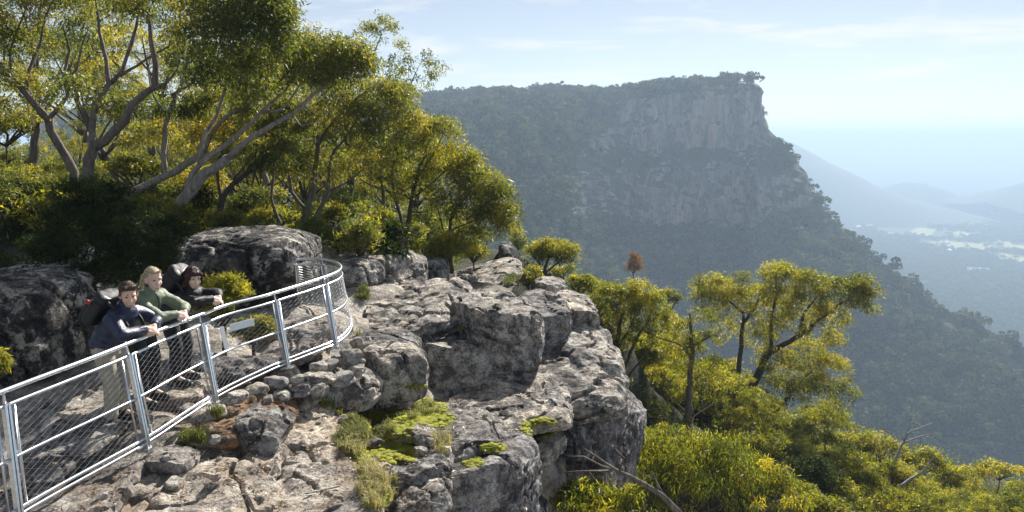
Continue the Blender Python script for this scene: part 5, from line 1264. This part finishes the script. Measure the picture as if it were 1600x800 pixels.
M['moss'] = mossmat()
def moss(areas, n, seed):
    """little cushions of moss pressed onto the rock"""
    r = np.random.default_rng(seed); mb = MB(); vs, fs = cube_sphere(2); vs = vs / np.linalg.norm(vs, axis=1, keepdims=True)
    w = np.array([a[2] * a[3] for a in areas], float); w /= w.sum(); k = 0
    for _ in range(n * 3):
        a = areas[r.choice(len(areas), p=w)]
        th = r.random() * 6.28; q = math.sqrt(r.random())
        h = drop(a[0] + a[2] * q * cos(th), a[1] + a[3] * q * sin(th))
        if h[0] is None or h[1].z < .45: continue
        s = r.uniform(.016, .05)
        mb.add(np.array(h[0]) + vs * np.array([s, s, s * .3]) * r.uniform(.8, 1.2, (len(vs), 1)), fs); k += 1
        if k >= n: break
    tag(mb.build('moss', M['moss']), 'bright yellow-green moss cushions on the sunlit rock ledges', kind='stuff')
MOSS = [(680, 655, 30, 12), (620, 708, 34, 16), (640, 640, 60, 22), (565, 690, 30, 30), (625, 690, 22, 14), (600, 656, 50, 26), (574, 728, 14, 10), (845, 668, 30, 16), (740, 722, 16, 8), (652, 606, 16, 8), (590, 780, 20, 14), (770, 700, 20, 8), (712, 514, 14, 4), (1, 1, .1, .1)]
moss(MOSS, 2600, 5)
def grass(areas, n, seed, hmin, hmax, label, tmid):
    r = np.random.default_rng(seed); B = []; w = np.array([a[2] * a[3] * a[4] for a in areas], float); w /= w.sum()
    for _ in range(n):
        a = areas[r.choice(len(areas), p=w)]; th = r.random() * 6.28; q = math.sqrt(r.random())
        h = drop(a[0] + a[2] * q * cos(th), a[1] + a[3] * q * sin(th))
        if h[0] is None or h[1].z < .2: continue
        B.append(list(h[0]))
    B = np.array(B); per = 9; n = len(B) * per
    b = np.repeat(B, per, 0) + r.normal(0, .02, (n, 3)) * (1, 1, 0)
    out = r.normal(size=(n, 3)) * (1, 1, 0); out /= np.linalg.norm(out, axis=1, keepdims=True)
    L = r.uniform(hmin, hmax, (n, 1)); sp = r.uniform(.2, .8, (n, 1))
    m = b + out * L * sp * .35 + np.array([0, 0, .6]) * L; t = b + out * L * sp + np.array([0, 0, .85]) * L * (1.1 - sp * .6)
    sd = np.cross(out, [0, 0, 1.0]) * r.uniform(.0025, .005, (n, 1))
    v = np.stack([b - sd, b + sd, m + sd * .8, m - sd * .8, t], 1).reshape(-1, 3)
    i = np.arange(n)[:, None] * 5
    f = np.concatenate([i + [0, 1, 2, 3], i + [3, 2, 4, 4]])
    f3 = np.concatenate([i + [0, 1, 2], i + [0, 2, 3], i + [3, 2, 4]])
    tone = np.repeat(np.clip(np.repeat(r.normal(tmid, .15, len(B)), per) + r.normal(0, .12, n), 0, 1), 5)
    o = mk('grass', v, f3, M['grass'], None, False, tone); tag(o, label, kind='stuff')
grass([(575, 672, 40, 30, 1), (640, 640, 48, 14, .6), (548, 690, 24, 18, 1.2), (530, 640, 14, 8, .8)], 900, 3, .04, .12, 'yellow-green grass tufts on the ledge below the drystone wall', .5)
grass([(590, 770, 30, 28, 1), (556, 700, 24, 14, .7), (690, 690, 14, 22, .6), (575, 735, 14, 12, .8)], 300, 4, .06, .2, 'straw coloured dry grass in the cracks at the bottom edge', .85)
grass([(300, 690, 18, 8, 1), (568, 462, 10, 12, 1), (556, 520, 10, 6, .6), (515, 640, 16, 8, .7), (800, 440, 16, 8, 1), (340, 650, 10, 8, .6)], 220, 6, .06, .2, 'small green grass sprigs scattered between the stones', .3)
# fallen sticks
for k, (pts, lab) in enumerate([(((490, 700), (520, 694), (556, 692)), 'straight pale stick lying on the foreground slab'), (((478, 776), (505, 770), (532, 764)), 'thin stick on the lowest foreground slab'), (((660, 786), (690, 792), (720, 795)), 'bleached twig on the shaded ledge at the bottom edge')]):
    q = []
    for x, y in pts:
        h = drop(x, y)
        if h[0] is not None: q.append(np.array(h[0]) + (0, 0, .03))
    if len(q) > 1:
        v, f = tube(spline(q, n=4), .008, 5); tag(mk('stick', v, f, M['dead_wood']), lab, 'stick')

# loose stones and dry leaf litter lodged on the ledge
r = np.random.default_rng(55); kinds = [rock_verts((.5, .42, .3), 800 + k, 9, k=3.4, cuts=8, cracks=0, rough=.3, strata=0) for k in range(5)]
meshes = {}
LS = [(300, 735, 300, 60, 18), (470, 690, 110, 45, 12), (640, 700, 70, 40, 9), (250, 630, 220, 50, 18), (430, 560, 110, 40, 16), (740, 640, 60, 30, 8)]
for ax_, ay_, aw, ah, cnt in LS:
    for _ in range(cnt):
        th = r.random() * 6.28; q = math.sqrt(r.random()); h = drop(ax_ + aw * q * cos(th), ay_ + ah * q * sin(th))
        if h[0] is None or h[1].z < .5 or h[0].y > 16: continue
        kd = int(r.integers(5)); mn = ('rock_pale', 'rock', 'stone')[int(r.integers(3))]
        if (kd, mn) not in meshes:
            o = mk('stone', kinds[kd][0], kinds[kd][1], M[mn], outcrop, smooth=False); meshes[(kd, mn)] = o.data
        else:
            o = bpy.data.objects.new('stone', meshes[(kd, mn)]); COL.objects.link(o); o.parent = outcrop
        s_ = float(.05 + .16 * r.random() ** 2.2); o.scale = (s_, s_, s_); o.rotation_euler = (float(r.uniform(-.3, .3)), float(r.uniform(-.3, .3)), float(r.random() * 6.28))
        o.location = [float(x) for x in np.array(h[0]) + (0, 0, s_ * .12) - np.array(outcrop.location)]
M['litter'] = leafmat('dry_leaf_litter', [(0, (.07, .045, .025)), (.6, (.2, .13, .07)), (1, (.36, .27, .16))], trans=.1, tcol=(1, 1, 1))
pts = []
for _ in range(900):
    h = drop(r.uniform(-20, 820), r.uniform(560, 800))
    if h[0] is not None and h[1].z > .55 and h[0].y < 16 and noise(np.array([h[0].x, h[0].y, 0.]) * 1.6, 4) > -.1: pts.append(list(h[0]))
v, t = leaves(np.array(pts) + (0, 0, .012), .09, 7, .06, .02, 0, r, r.uniform(0, 1, len(pts)), spread=.3)
c = np.repeat(np.repeat(np.array(pts), 7, 0), 3, 0); v[:, 2] = c[:, 2] + .012 + .25 * (v[:, 2] - c[:, 2])
tag(mk('leaf_litter', v, np.arange(len(v)).reshape(-1, 3), M['litter'], None, False, t), 'dry leaf litter scattered over the rock', kind='stuff')
# ------------------------------------------------------------------ people at the railing
def capsule(a, b, ra, rb, n=14, squash=None):
    a, b = np.asarray(a, float), np.asarray(b, float)
    d = b - a; L = np.linalg.norm(d); d = d / (L + 1e-9)
    prof = [(-ra * cos(t), ra * sin(t)) for t in np.linspace(.05, pi / 2, 5)] + [(L + rb * sin(t), rb * cos(t)) for t in np.linspace(0, pi / 2 - .05, 5)]
    ref = np.array([0, 1.0, 0]) if abs(d[1]) < .85 else np.array([1.0, 0, 0])
    u = np.cross(ref, d); u /= np.linalg.norm(u); w = np.cross(d, u)
    su, sw = squash or (1, 1)
    th = np.arange(n) / n * 2 * pi
    v = np.concatenate([a + d * x + r * (np.cos(th)[:, None] * u * su + np.sin(th)[:, None] * w * sw) for x, r in prof])
    m = len(prof); i = np.arange(m - 1)[:, None] * n; j = np.arange(n)[None]; k = (j + 1) % n
    f = np.stack([i + j, i + k, i + n + k, i + n + j], -1).reshape(-1, 4)
    v = np.concatenate([v, [a + d * (prof[0][0])], [a + d * prof[-1][0]]]); j = np.arange(n); k = (j + 1) % n; B = m * n
    return v, np.concatenate([f, np.stack([k, j, 0 * j + B, 0 * j + B], -1), np.stack([(m - 1) * n + j, (m - 1) * n + k, 0 * j + B + 1, 0 * j + B + 1], -1)])
def ellips(c, r, rot=None):
    v, f = cube_sphere(8); v = v / np.linalg.norm(v, axis=1, keepdims=True) * np.asarray(r)
    if rot is not None: v = v @ np.asarray(rot).T
    return v + np.asarray(c), f
def fuse(name, pieces, m, root, voxel=.007, smooth=4, disp=None):
    """overlapping pieces melted into one continuous surface"""
    mb = MB()
    for v, f in pieces: mb.add(v, f)
    o = mb.build(name, None)
    md = o.modifiers.new('r', 'REMESH'); md.mode = 'VOXEL'; md.voxel_size = voxel
    if name == 'body':
        dc = o.modifiers.new('d', 'DECIMATE'); dc.ratio = .4
    if smooth:
        sm = o.modifiers.new('s', 'SMOOTH'); sm.iterations = smooth; sm.factor = .5
    dg = bpy.context.evaluated_depsgraph_get(); dg.update()
    me = bpy.data.meshes.new_from_object(o.evaluated_get(dg)); old = o.data; o.modifiers.clear(); o.data = me; bpy.data.meshes.remove(old)
    me.name = name; me.materials.clear(); me.materials.append(m)
    n = len(me.vertices)
    if disp:
        co = np.empty(n * 3, np.float32); no = np.empty(n * 3, np.float32); me.vertices.foreach_get('co', co); me.vertices.foreach_get('normal', no)
        co = co.reshape(-1, 3); co = co + no.reshape(-1, 3) * disp(co.astype(float))[:, None]; me.vertices.foreach_set('co', co.astype(np.float32).ravel())
    me.polygons.foreach_set('use_smooth', np.ones(len(me.polygons), bool)); me.update()
    o.parent = root
    return o
def solid(name, pieces, m, root, smooth=True):
    mb = MB()
    for v, f in pieces: mb.add(v, f)
    return mb.build(name, m, root, smooth)
M['skin'] = plain('skin', (.70, .45, .34), rough=.5, var=.08, vscale=14)
M['skin_pale'] = plain('pale_skin', (.76, .53, .43), rough=.5, var=.08, vscale=14)
M['eye'] = plain('dark_eye', (.03, .025, .02), rough=.2)
M['teeth'] = plain('teeth', (.75, .72, .66), rough=.3)
M['lips'] = plain('lips', (.42, .16, .13), rough=.45)
M['hair_brown'] = plain('brown_hair', (.07, .042, .026), rough=.6, var=.5, vscale=60, bump=.6)
M['hair_blond'] = plain('blond_hair', (.50, .41, .27), rough=.4, var=.35, vscale=60, bump=.6)
M['hair_red'] = plain('dark_red_hair', (.05, .014, .011), rough=.55, var=.5, vscale=60, bump=.6)
M['navy'] = plain('navy_jacket', (.014, .022, .06), rough=.42, var=.25, bump=.3)
M['sage'] = plain('sage_jacket', (.17, .21, .14), rough=.6, var=.15, bump=.3)
M['black_cloth'] = plain('black_cloth', (.008, .008, .011), rough=.6, var=.3, bump=.3)
M['khaki'] = plain('khaki_cloth', (.38, .34, .27), rough=.8, var=.15, bump=.3)
M['boot'] = plain('dark_boot', (.018, .016, .014), rough=.5)
M['white_cloth'] = plain('white_trim', (.7, .7, .72), rough=.6)
M['red_cloth'] = plain('red_trim', (.35, .03, .02), rough=.6)

def rz(a): return np.array([[cos(a), -sin(a), 0], [sin(a), cos(a), 0], [0, 0, 1]])
def ry(a): return np.array([[cos(a), 0, sin(a)], [0, 1, 0], [-sin(a), 0, cos(a)]])
def rx(a): return np.array([[1, 0, 0], [0, cos(a), -sin(a)], [0, sin(a), cos(a)]])
def hand(wrist, direc, palm_n, side, curl=.5):
    """palm, four unequal bent fingers and a thumb; direc = towards the fingertips, palm_n = out of the palm"""
    d = np.asarray(direc, float); d /= np.linalg.norm(d); n = np.asarray(palm_n, float); n -= d * (n @ d); n /= np.linalg.norm(n); s = np.cross(n, d) * side
    w = np.asarray(wrist, float)
    R3 = np.stack([d, s, n], 1)
    out = [ellips(w + d * .045, (.052, .040, .017), R3), capsule(w - d * .03, w + d * .02, .026, .027, squash=None)]
    for k, (off, L) in enumerate([(.031, .072), (.011, .08), (-.010, .075), (-.030, .058)]):
        p = w + d * .082 + s * off - n * 0; a = curl * (.55 + .12 * k); q = d.copy()
        for j, (fr, rad) in enumerate(((.45, .0098), (.32, .0090), (.26, .0082))):
            a_ = a * (j + .6); q = d * cos(a_) + n * sin(a_)
            e = p + q * L * fr; out.append(capsule(p, e, rad, rad * .92, 8)); p = e
    p = w + d * .02 + s * .036; q = d * .62 + s * .62 + n * .4; q /= np.linalg.norm(q)
    e = p + q * .04; out.append(capsule(p, e, .0125, .011, 8)); q2 = d * .85 + s * .2 + n * .45; out.append(capsule(e, e + q2 * .032, .0105, .009, 8))
    return out
def person(label, cat, loc, ang, J, skin, hair_fn, jacket, trousers, puff=False, jshape=1.0, trim=None, extra=None):
    """J: joints in a local frame: x towards the view over the railing, y along it, z up"""
    root = thing('person', label, cat, loc, 'walkers leaning on the railing'); root.rotation_euler = (0, 0, ang)
    H = np.array(J['head']); HR = rz(J['yaw']) @ ry(J['pitch']) @ rx(J.get('roll', 0))
    h = lambda x, y, z: H + HR @ np.array([x, y, z])
    hp, ch, nk = (np.array(J[k]) for k in ('hips', 'chest', 'neck'))
    B = [ellips(h(-.012, 0, .035), (.098, .077, .096), HR), ellips(h(.022, 0, -.03), (.072, .062, .085), HR), ellips(h(.045, 0, -.085), (.038, .042, .03), HR),
         ellips(h(.045, .036, -.03), (.04, .03, .034), HR), ellips(h(.045, -.036, -.03), (.04, .03, .034), HR),
         capsule(h(.084, 0, .018), h(.108, 0, -.028), .010, .0155, 8), ellips(h(.098, 0, -.032), (.014, .019, .011), HR),
         ellips(h(.074, .03, .03), (.02, .03, .011), HR), ellips(h(.074, -.03, .03), (.02, .03, .011), HR), ellips(h(.083, 0, -.062), (.012, .026, .009), HR), ellips(h(.08, 0, -.076), (.012, .022, .008), HR),
         ellips(h(-.012, .08, -.012), (.022, .010, .034), HR @ rx(-.15)), ellips(h(-.012, -.08, -.012), (.022, .010, .034), HR @ rx(.15)),
         capsule(h(-.02, 0, -.06), nk, .052, .058), capsule(nk, ch, .07, .12), capsule(ch, hp, .12, .12, squash=(.85, 1.2))]
    for s, k in ((1, 'l'), (-1, 'r')):
        sh, el, wr = (np.array(J[q + k]) for q in ('sh', 'el', 'wr'))
        kn, an = np.array(J['kn' + k]), np.array(J['an' + k]); hj = hp + np.array([0, s * .09, -.02])
        B += [capsule(sh, el, .046, .038), capsule(el, wr, .038, .025), capsule(hj, kn, .075, .05), capsule(kn, an, .05, .035), capsule(an, an + np.array([.14, 0, -.05]), .035, .03)]
        B += hand(wr, J['hd' + k], J['hn' + k], J['hs' + k], J.get('curl', .6))
    fuse('body', B, M[skin], root, .0065, 3)
    for s in (1, -1):
        solid('eye', [ellips(h(.0865, s * .031, .012), (.008, .0125, .0062), HR)], M['eye'], root)
        solid('eyebrow', [capsule(h(.0895, s * .017, .037), h(.079, s * .048, .033), .0042, .003, 6)], M[hair_fn[1]], root)
    solid('mouth', [capsule(h(.089, .022, -.064), h(.0945, 0, -.0715), .0026, .0034, 8), capsule(h(.0945, 0, -.0715), h(.089, -.022, -.064), .0034, .0026, 8)], M['teeth'], root)
    solid('lip', [capsule(h(.088, .024, -.072), h(.0945, 0, -.0795), .004, .0048, 8), capsule(h(.0945, 0, -.0795), h(.088, -.024, -.072), .0048, .004, 8)], M['lips'], root)
    hm = fuse('hair', hair_fn[0](h, HR), M[hair_fn[1]], root, .008, 2, lambda c: -.004 + .003 * noise(c * np.array([55, 55, 25]), 3) + .002 * noise(c * 90, 4))
    n_ = len(hm.data.vertices)
    co = np.empty(n_ * 3, np.float32); no = co.copy(); hm.data.vertices.foreach_get('co', co); hm.data.vertices.foreach_get('normal', no); co = co.reshape(-1, 3).astype(float); no = no.reshape(-1, 3).astype(float)
    rr = np.random.default_rng(n_); k = rr.integers(0, n_, 1500); p0 = co[k]; n0 = no[k]
    flow = (HR @ np.array([-.45, 0, -.9])) + .5 * (p0 - h(.02, 0, .14)) / .1 * .5 + rr.normal(0, .14, p0.shape); flow -= n0 * (flow * n0).sum(1, keepdims=True); flow /= np.linalg.norm(flow, axis=1, keepdims=True)
    sd = np.cross(flow, n0); L_s = rr.uniform(.018, .04, (1500, 1)); wd = rr.uniform(.0012, .0028, (1500, 1))
    v = np.stack([p0 - sd * wd, p0 + sd * wd, p0 + flow * L_s * .6 + n0 * .004 + sd * wd * .7, p0 + flow * L_s + n0 * rr.uniform(-.003, .002, (1500, 1))], 1).reshape(-1, 3)
    mk('hair_strands', v, np.arange(6000).reshape(-1, 4), M[hair_fn[1]], root, False)['kind'] = 'stuff'
    # jacket: torso, sleeves, collar, hem
    jk = [capsule(ch, hp + (0, 0, .0), .155 * jshape, .165 * jshape, squash=(.86, 1.18)), capsule(nk + (0, 0, -.05), ch, .10, .15 * jshape, squash=(.9, 1.25)), capsule(J['shl'], J['shr'], .085, .085)]
    for k in 'lr':
        sh, el, wr = (np.array(J[q + k]) for q in ('sh', 'el', 'wr'))
        jk += [capsule(sh, el, .078 * jshape, .062), capsule(el, el * .12 + wr * .88, .062, .046)]
    up = np.array(h(0, 0, -.1)) - nk
    jk += [capsule(nk + (-.01, 0, -.02), nk + up * .2 + (-.01, 0, .025), .083, .078)]
    ax = (ch - hp) / np.linalg.norm(ch - hp)
    def fold(c):
        a = .011 * noise(c * np.array([9, 9, 14]), 21) + .006 * noise(c * 24, 22)
        if puff: a = a * .5 + .010 * np.abs(np.sin(c @ ax * pi / .075)) - .004
        return a
    zl = [np.array(h(.06, 0, -.15)) * (1 - t) + (ch * .45 + hp * .55 + np.array([.15, 0, 0])) * t + np.array([.045 * sin(pi * t), 0, 0]) for t in np.linspace(0, 1, 7)]
    solid('zip', [tube(zl, .007, 6)], M['black_cloth'], root)
    fuse('jacket', jk, M[jacket], root, .0115, 3, fold)
    tr = [capsule(hp + (0, 0, .02), hp + (0, 0, -.08), .15, .15, squash=(.85, 1.15))]
    for s, k in ((1, 'l'), (-1, 'r')):
        kn, an = np.array(J['kn' + k]), np.array(J['an' + k]); tr += [capsule(hp + np.array([0, s * .085, -.05]), kn, .105, .078), capsule(kn, an + (0, 0, .05), .078, .066)]
    fuse('trousers', tr, M[trousers], root, .010, 3, lambda c: .010 * noise(c * np.array([10, 10, 7]), 31) + .005 * noise(c * 22, 32))
    for k in 'lr':
        an = np.array(J['an' + k]); fuse('boot', [capsule(an + (0, 0, .08), an + (0, 0, -.02), .058, .056), capsule(an + (-.03, 0, -.045), an + (.15, 0, -.055), .046, .042), MB().box(an + (.05, 0, -.09), .27, .092, .03).v and (MB().box(an + (.05, 0, -.088), .27, .092, .03).v[0], np.array([[0, 1, 3, 2], [4, 6, 7, 5], [0, 4, 5, 1], [2, 3, 7, 6], [0, 2, 6, 4], [1, 5, 7, 3]]))], M['boot'], root, .009, 2)
    if extra: extra(root, J, h, HR)
    return root
def pose(head, lean, hipx, yaw, pitch, armz=1.055, handy=.06, spread=.27, hands='clasp', roll=0, drop_=0):
    hx, hz = head
    J = dict(head=(hx, -.02, hz), yaw=yaw, pitch=pitch, roll=roll, neck=(hx - .05, 0, hz - .15), hips=(hipx, 0, .90 - drop_))
    nk = np.array(J['neck']); hp = np.array(J['hips'])
    J['chest'] = nk * .68 + hp * .32 + (0.0, 0, 0)
    shx, shz = nk[0] - .035, nk[2] - .075
    J['shl'], J['shr'] = (shx, .185, shz), (shx, -.185, shz)
    J['ell'], J['elr'] = (-.10, spread + .02, armz + .01), (-.07, -spread, armz + .005)
    J['wrl'], J['wrr'] = (.035, handy - .005, armz + .012), (.015, handy - .10, armz + .008)
    J['hdl'], J['hdr'] = (.35, -.9, -.30), (.55, .72, -.42)
    J['hnl'], J['hnr'] = (-.35, -.3, -.9), (-.45, .1, -.9)
    J['hsl'], J['hsr'] = 1, -1
    J['knl'], J['knr'] = (hipx + .07, .11, .48 - drop_ / 2), (hipx + .10, -.12, .48 - drop_ / 2)
    J['anl'], J['anr'] = (hipx + .02, .12, .10), (hipx + .08, -.14, .10)
    return J
def hair_short(h, HR):
    return [ellips(h(-.022, 0, .052), (.103, .085, .093), HR), ellips(h(-.05, 0, .01), (.074, .083, .09), HR), ellips(h(.035, .02, .106), (.06, .06, .03), HR), ellips(h(.05, -.02, .102), (.045, .05, .026), HR),
            capsule(h(.01, .078, .03), h(.0, .08, -.02), .012, .008, 8), capsule(h(.01, -.078, .03), h(.0, -.08, -.02), .012, .008, 8)]
def hair_tail(h, HR):
    p = [ellips(h(-.024, 0, .05), (.104, .084, .092), HR), ellips(h(-.05, 0, .01), (.072, .08, .085), HR), ellips(h(.03, 0, .1), (.055, .06, .028), HR), ellips(h(-.125, 0, .03), (.035, .035, .035), HR)]
    q = [h(-.12, 0, .05), h(-.185, -.02, .0), h(-.215, -.03, -.08), h(-.21, -.03, -.16)]
    return p + [capsule(a, b, r, r2, 10) for a, b, r, r2 in zip(q, q[1:], (.032, .034, .028), (.034, .028, .012))]
def hair_bob(h, HR):
    p = [ellips(h(-.024, 0, .048), (.112, .094, .098), HR), ellips(h(-.045, 0, -.03), (.082, .093, .10), HR), ellips(h(.066, 0, .082), (.036, .07, .032), HR)]
    for s in (1, -1): p += [capsule(h(.03, s * .082, .05), h(.02, s * .086, -.06), .024, .02, 10), capsule(h(.062, s * .06, .07), h(.05, s * .078, 0), .02, .015, 8)]
    return p
def place_at(i):
    t, w, u = frame_at(i); n = np.array([t[1], -t[0], 0]); n /= np.linalg.norm(n)
    a = math.atan2(n[1], n[0]); q = TPf[i].copy(); q[2] = float(BPf[i][2]); return q, a
def idx_px(px):
    c = TPf - np.array([0, 0, CAM_Z]); dep = c[:, 1] * cos(PITCH) - c[:, 2] * sin(PITCH); x = 800 + FPX * c[:, 0] / dep
    return int(np.argmin(np.abs(x[:100] - px)))
def pack(label, body_loc, ang, J, size, accents):
    """rucksack on a back: bag, lid, pocket and shoulder straps"""
    root = thing('backpack', label, 'backpack', body_loc); root.rotation_euler = (0, 0, ang)
    ch, hp, nk = np.array(J['chest']), np.array(J['hips']), np.array(J['neck'])
    ax = (nk - hp) / np.linalg.norm(nk - hp); bk = np.cross(ax, [0, 1.0, 0]); bk = bk if bk[0] < 0 else -bk
    c = ch * .8 + hp * .2 + bk * (.21 + size * .03); Rm = np.stack([bk, [0, 1, 0], ax], 1)
    v, f = cube_sphere(10); v = v / ((np.abs(v) ** 4).sum(1) ** .25)[:, None]
    def blk(cc, r): return (v * np.asarray(r)) @ Rm.T + cc, f
    fuse('bag', [blk(c, (.12 * size, .16, .25 * size))], M['black_cloth'], root, .012, 2, lambda q: .012 * noise(q * 11, 3))
    fuse('lid', [blk(c + ax * .27 * size + bk * .0, (.125 * size, .15, .06))], M['black_cloth'], root, .012, 2, lambda q: .01 * noise(q * 16, 4))
    fuse('pocket', [blk(c - ax * .05 + bk * .12 * size, (.045, .12, .14))], M['black_cloth'], root, .012, 2)
    for s in (1, -1):
        sh = np.array(J['shl' if s > 0 else 'shr']); y = s * .115
        p = [c + ax * .2 + np.array([0, y, 0]) - bk * .08, nk + np.array([-.02, y, -.0]) - (0, 0, .01), ch - bk * .165 + ax * .05 + np.array([0, y * 1.05, 0]), ch * .7 + hp * .3 - bk * .15 + np.array([0, y * 1.35, 0])]
        solid('strap', [tube(spline(p, n=6), .017, 6)], M['black_cloth'], root)
    for mname, off, sz in accents:
        solid('trim', [blk(c + Rm @ np.array(off), sz)], M[mname], root)
    return root
# the man in navy
i = idx_px(233); q, a = place_at(i)
Jm = pose((-.17, 1.40), 0, -.47, R(-47), R(12), spread=.30)
person('person in a navy puffer jacket and pale trousers, nearest on the railing', 'person', q, a, Jm, 'skin', (hair_short, 'hair_brown'), 'navy', 'khaki', puff=True)
pack('black rucksack with a red tag on the back of the nearest walker', q, a, Jm, .66, [('red_cloth', (.07, -.155, .10), (.03, .012, .02)), ('white_cloth', (-.02, -.05, .225), (.05, .06, .006))])
# the woman in green
i = idx_px(280); q, a = place_at(i)
Jw = pose((-.27, 1.425), 0, -.52, R(-27), R(6), spread=.21)
def woman_extra(root, J, h, HR):
    nk, ch = np.array(J['neck']), np.array(J['chest'])
    fuse('hood', [capsule(nk + (-.075, .10, -.005), nk + (-.11, 0, -.03), .045, .055), capsule(nk + (-.11, 0, -.03), nk + (-.075, -.10, -.005), .055, .045), capsule(nk + (.0, .105, -.03), nk + (-.075, .10, -.005), .03, .045), capsule(nk + (.0, -.105, -.03), nk + (-.075, -.10, -.005), .03, .045)], M['sage'], root, .01, 3)
    fuse('collar', [capsule(nk + (-.012, 0, -.0), nk + (.0, 0, .05), .081, .075)], M['black_cloth'], root, .009, 2)
person('person in a sage green jacket with fair tied-back hair, middle of the three', 'person', q, a, Jw, 'skin_pale', (hair_tail, 'hair_blond'), 'sage', 'black_cloth', extra=woman_extra, jshape=.93)
# the third walker
i = idx_px(334); q, a = place_at(i)
Jt = pose((-.24, 1.29), 0, -.56, R(-34), R(8), spread=.2, drop_=.05)
def third_extra(root, J, h, HR):
    ch = np.array(J['chest'])
    for s, (el, wr) in enumerate([(J['elr'], J['wrr'])]):
        e, w = np.array(el), np.array(wr)
        solid('sleeve_trim', [ellips(e * (1 - t) + w * t + np.array([.012, -.036, .036]), (.018, .010, .012)) for k, t in ((0, .08), (1, .2), (0, .32), (1, -.06))], M['white_cloth'], root)
person('person in a dark jacket with a dark red bob, furthest along the railing', 'person', q, a, Jt, 'skin_pale', (hair_bob, 'hair_red'), 'black_cloth', 'black_cloth', extra=third_extra, jshape=.93)
pack('black rucksack with pale mesh top worn by the furthest walker', q, a, Jt, .92, [('white_cloth', (-.03, .02, .305), (.06, .07, .006)), ('white_cloth', (.0, -.08, .295), (.05, .03, .006))])
# ------------------------------------------------------------------ haze: one closed box of even air
hv, hf = MB().box((0, 18000, (VALLEY_Z - 2 + 75) / 2), 74000, 74000, 75 - VALLEY_Z + 2), None
hz = hv.build('haze', None, None, False)
m, N, L, out = newmat('air')
pv = N.new('ShaderNodeVolumePrincipled')
pv.inputs['Density'].default_value = 0.00039
pv.inputs['Color'].default_value = (.565, .74, .96, 1)
pv.inputs['Anisotropy'].default_value = 0.11
L.new(pv.outputs[0], out.inputs['Volume'])
hz.data.materials.append(m)
tag(hz, 'thin blue air haze filling the gorge and valley', kind='stuff')
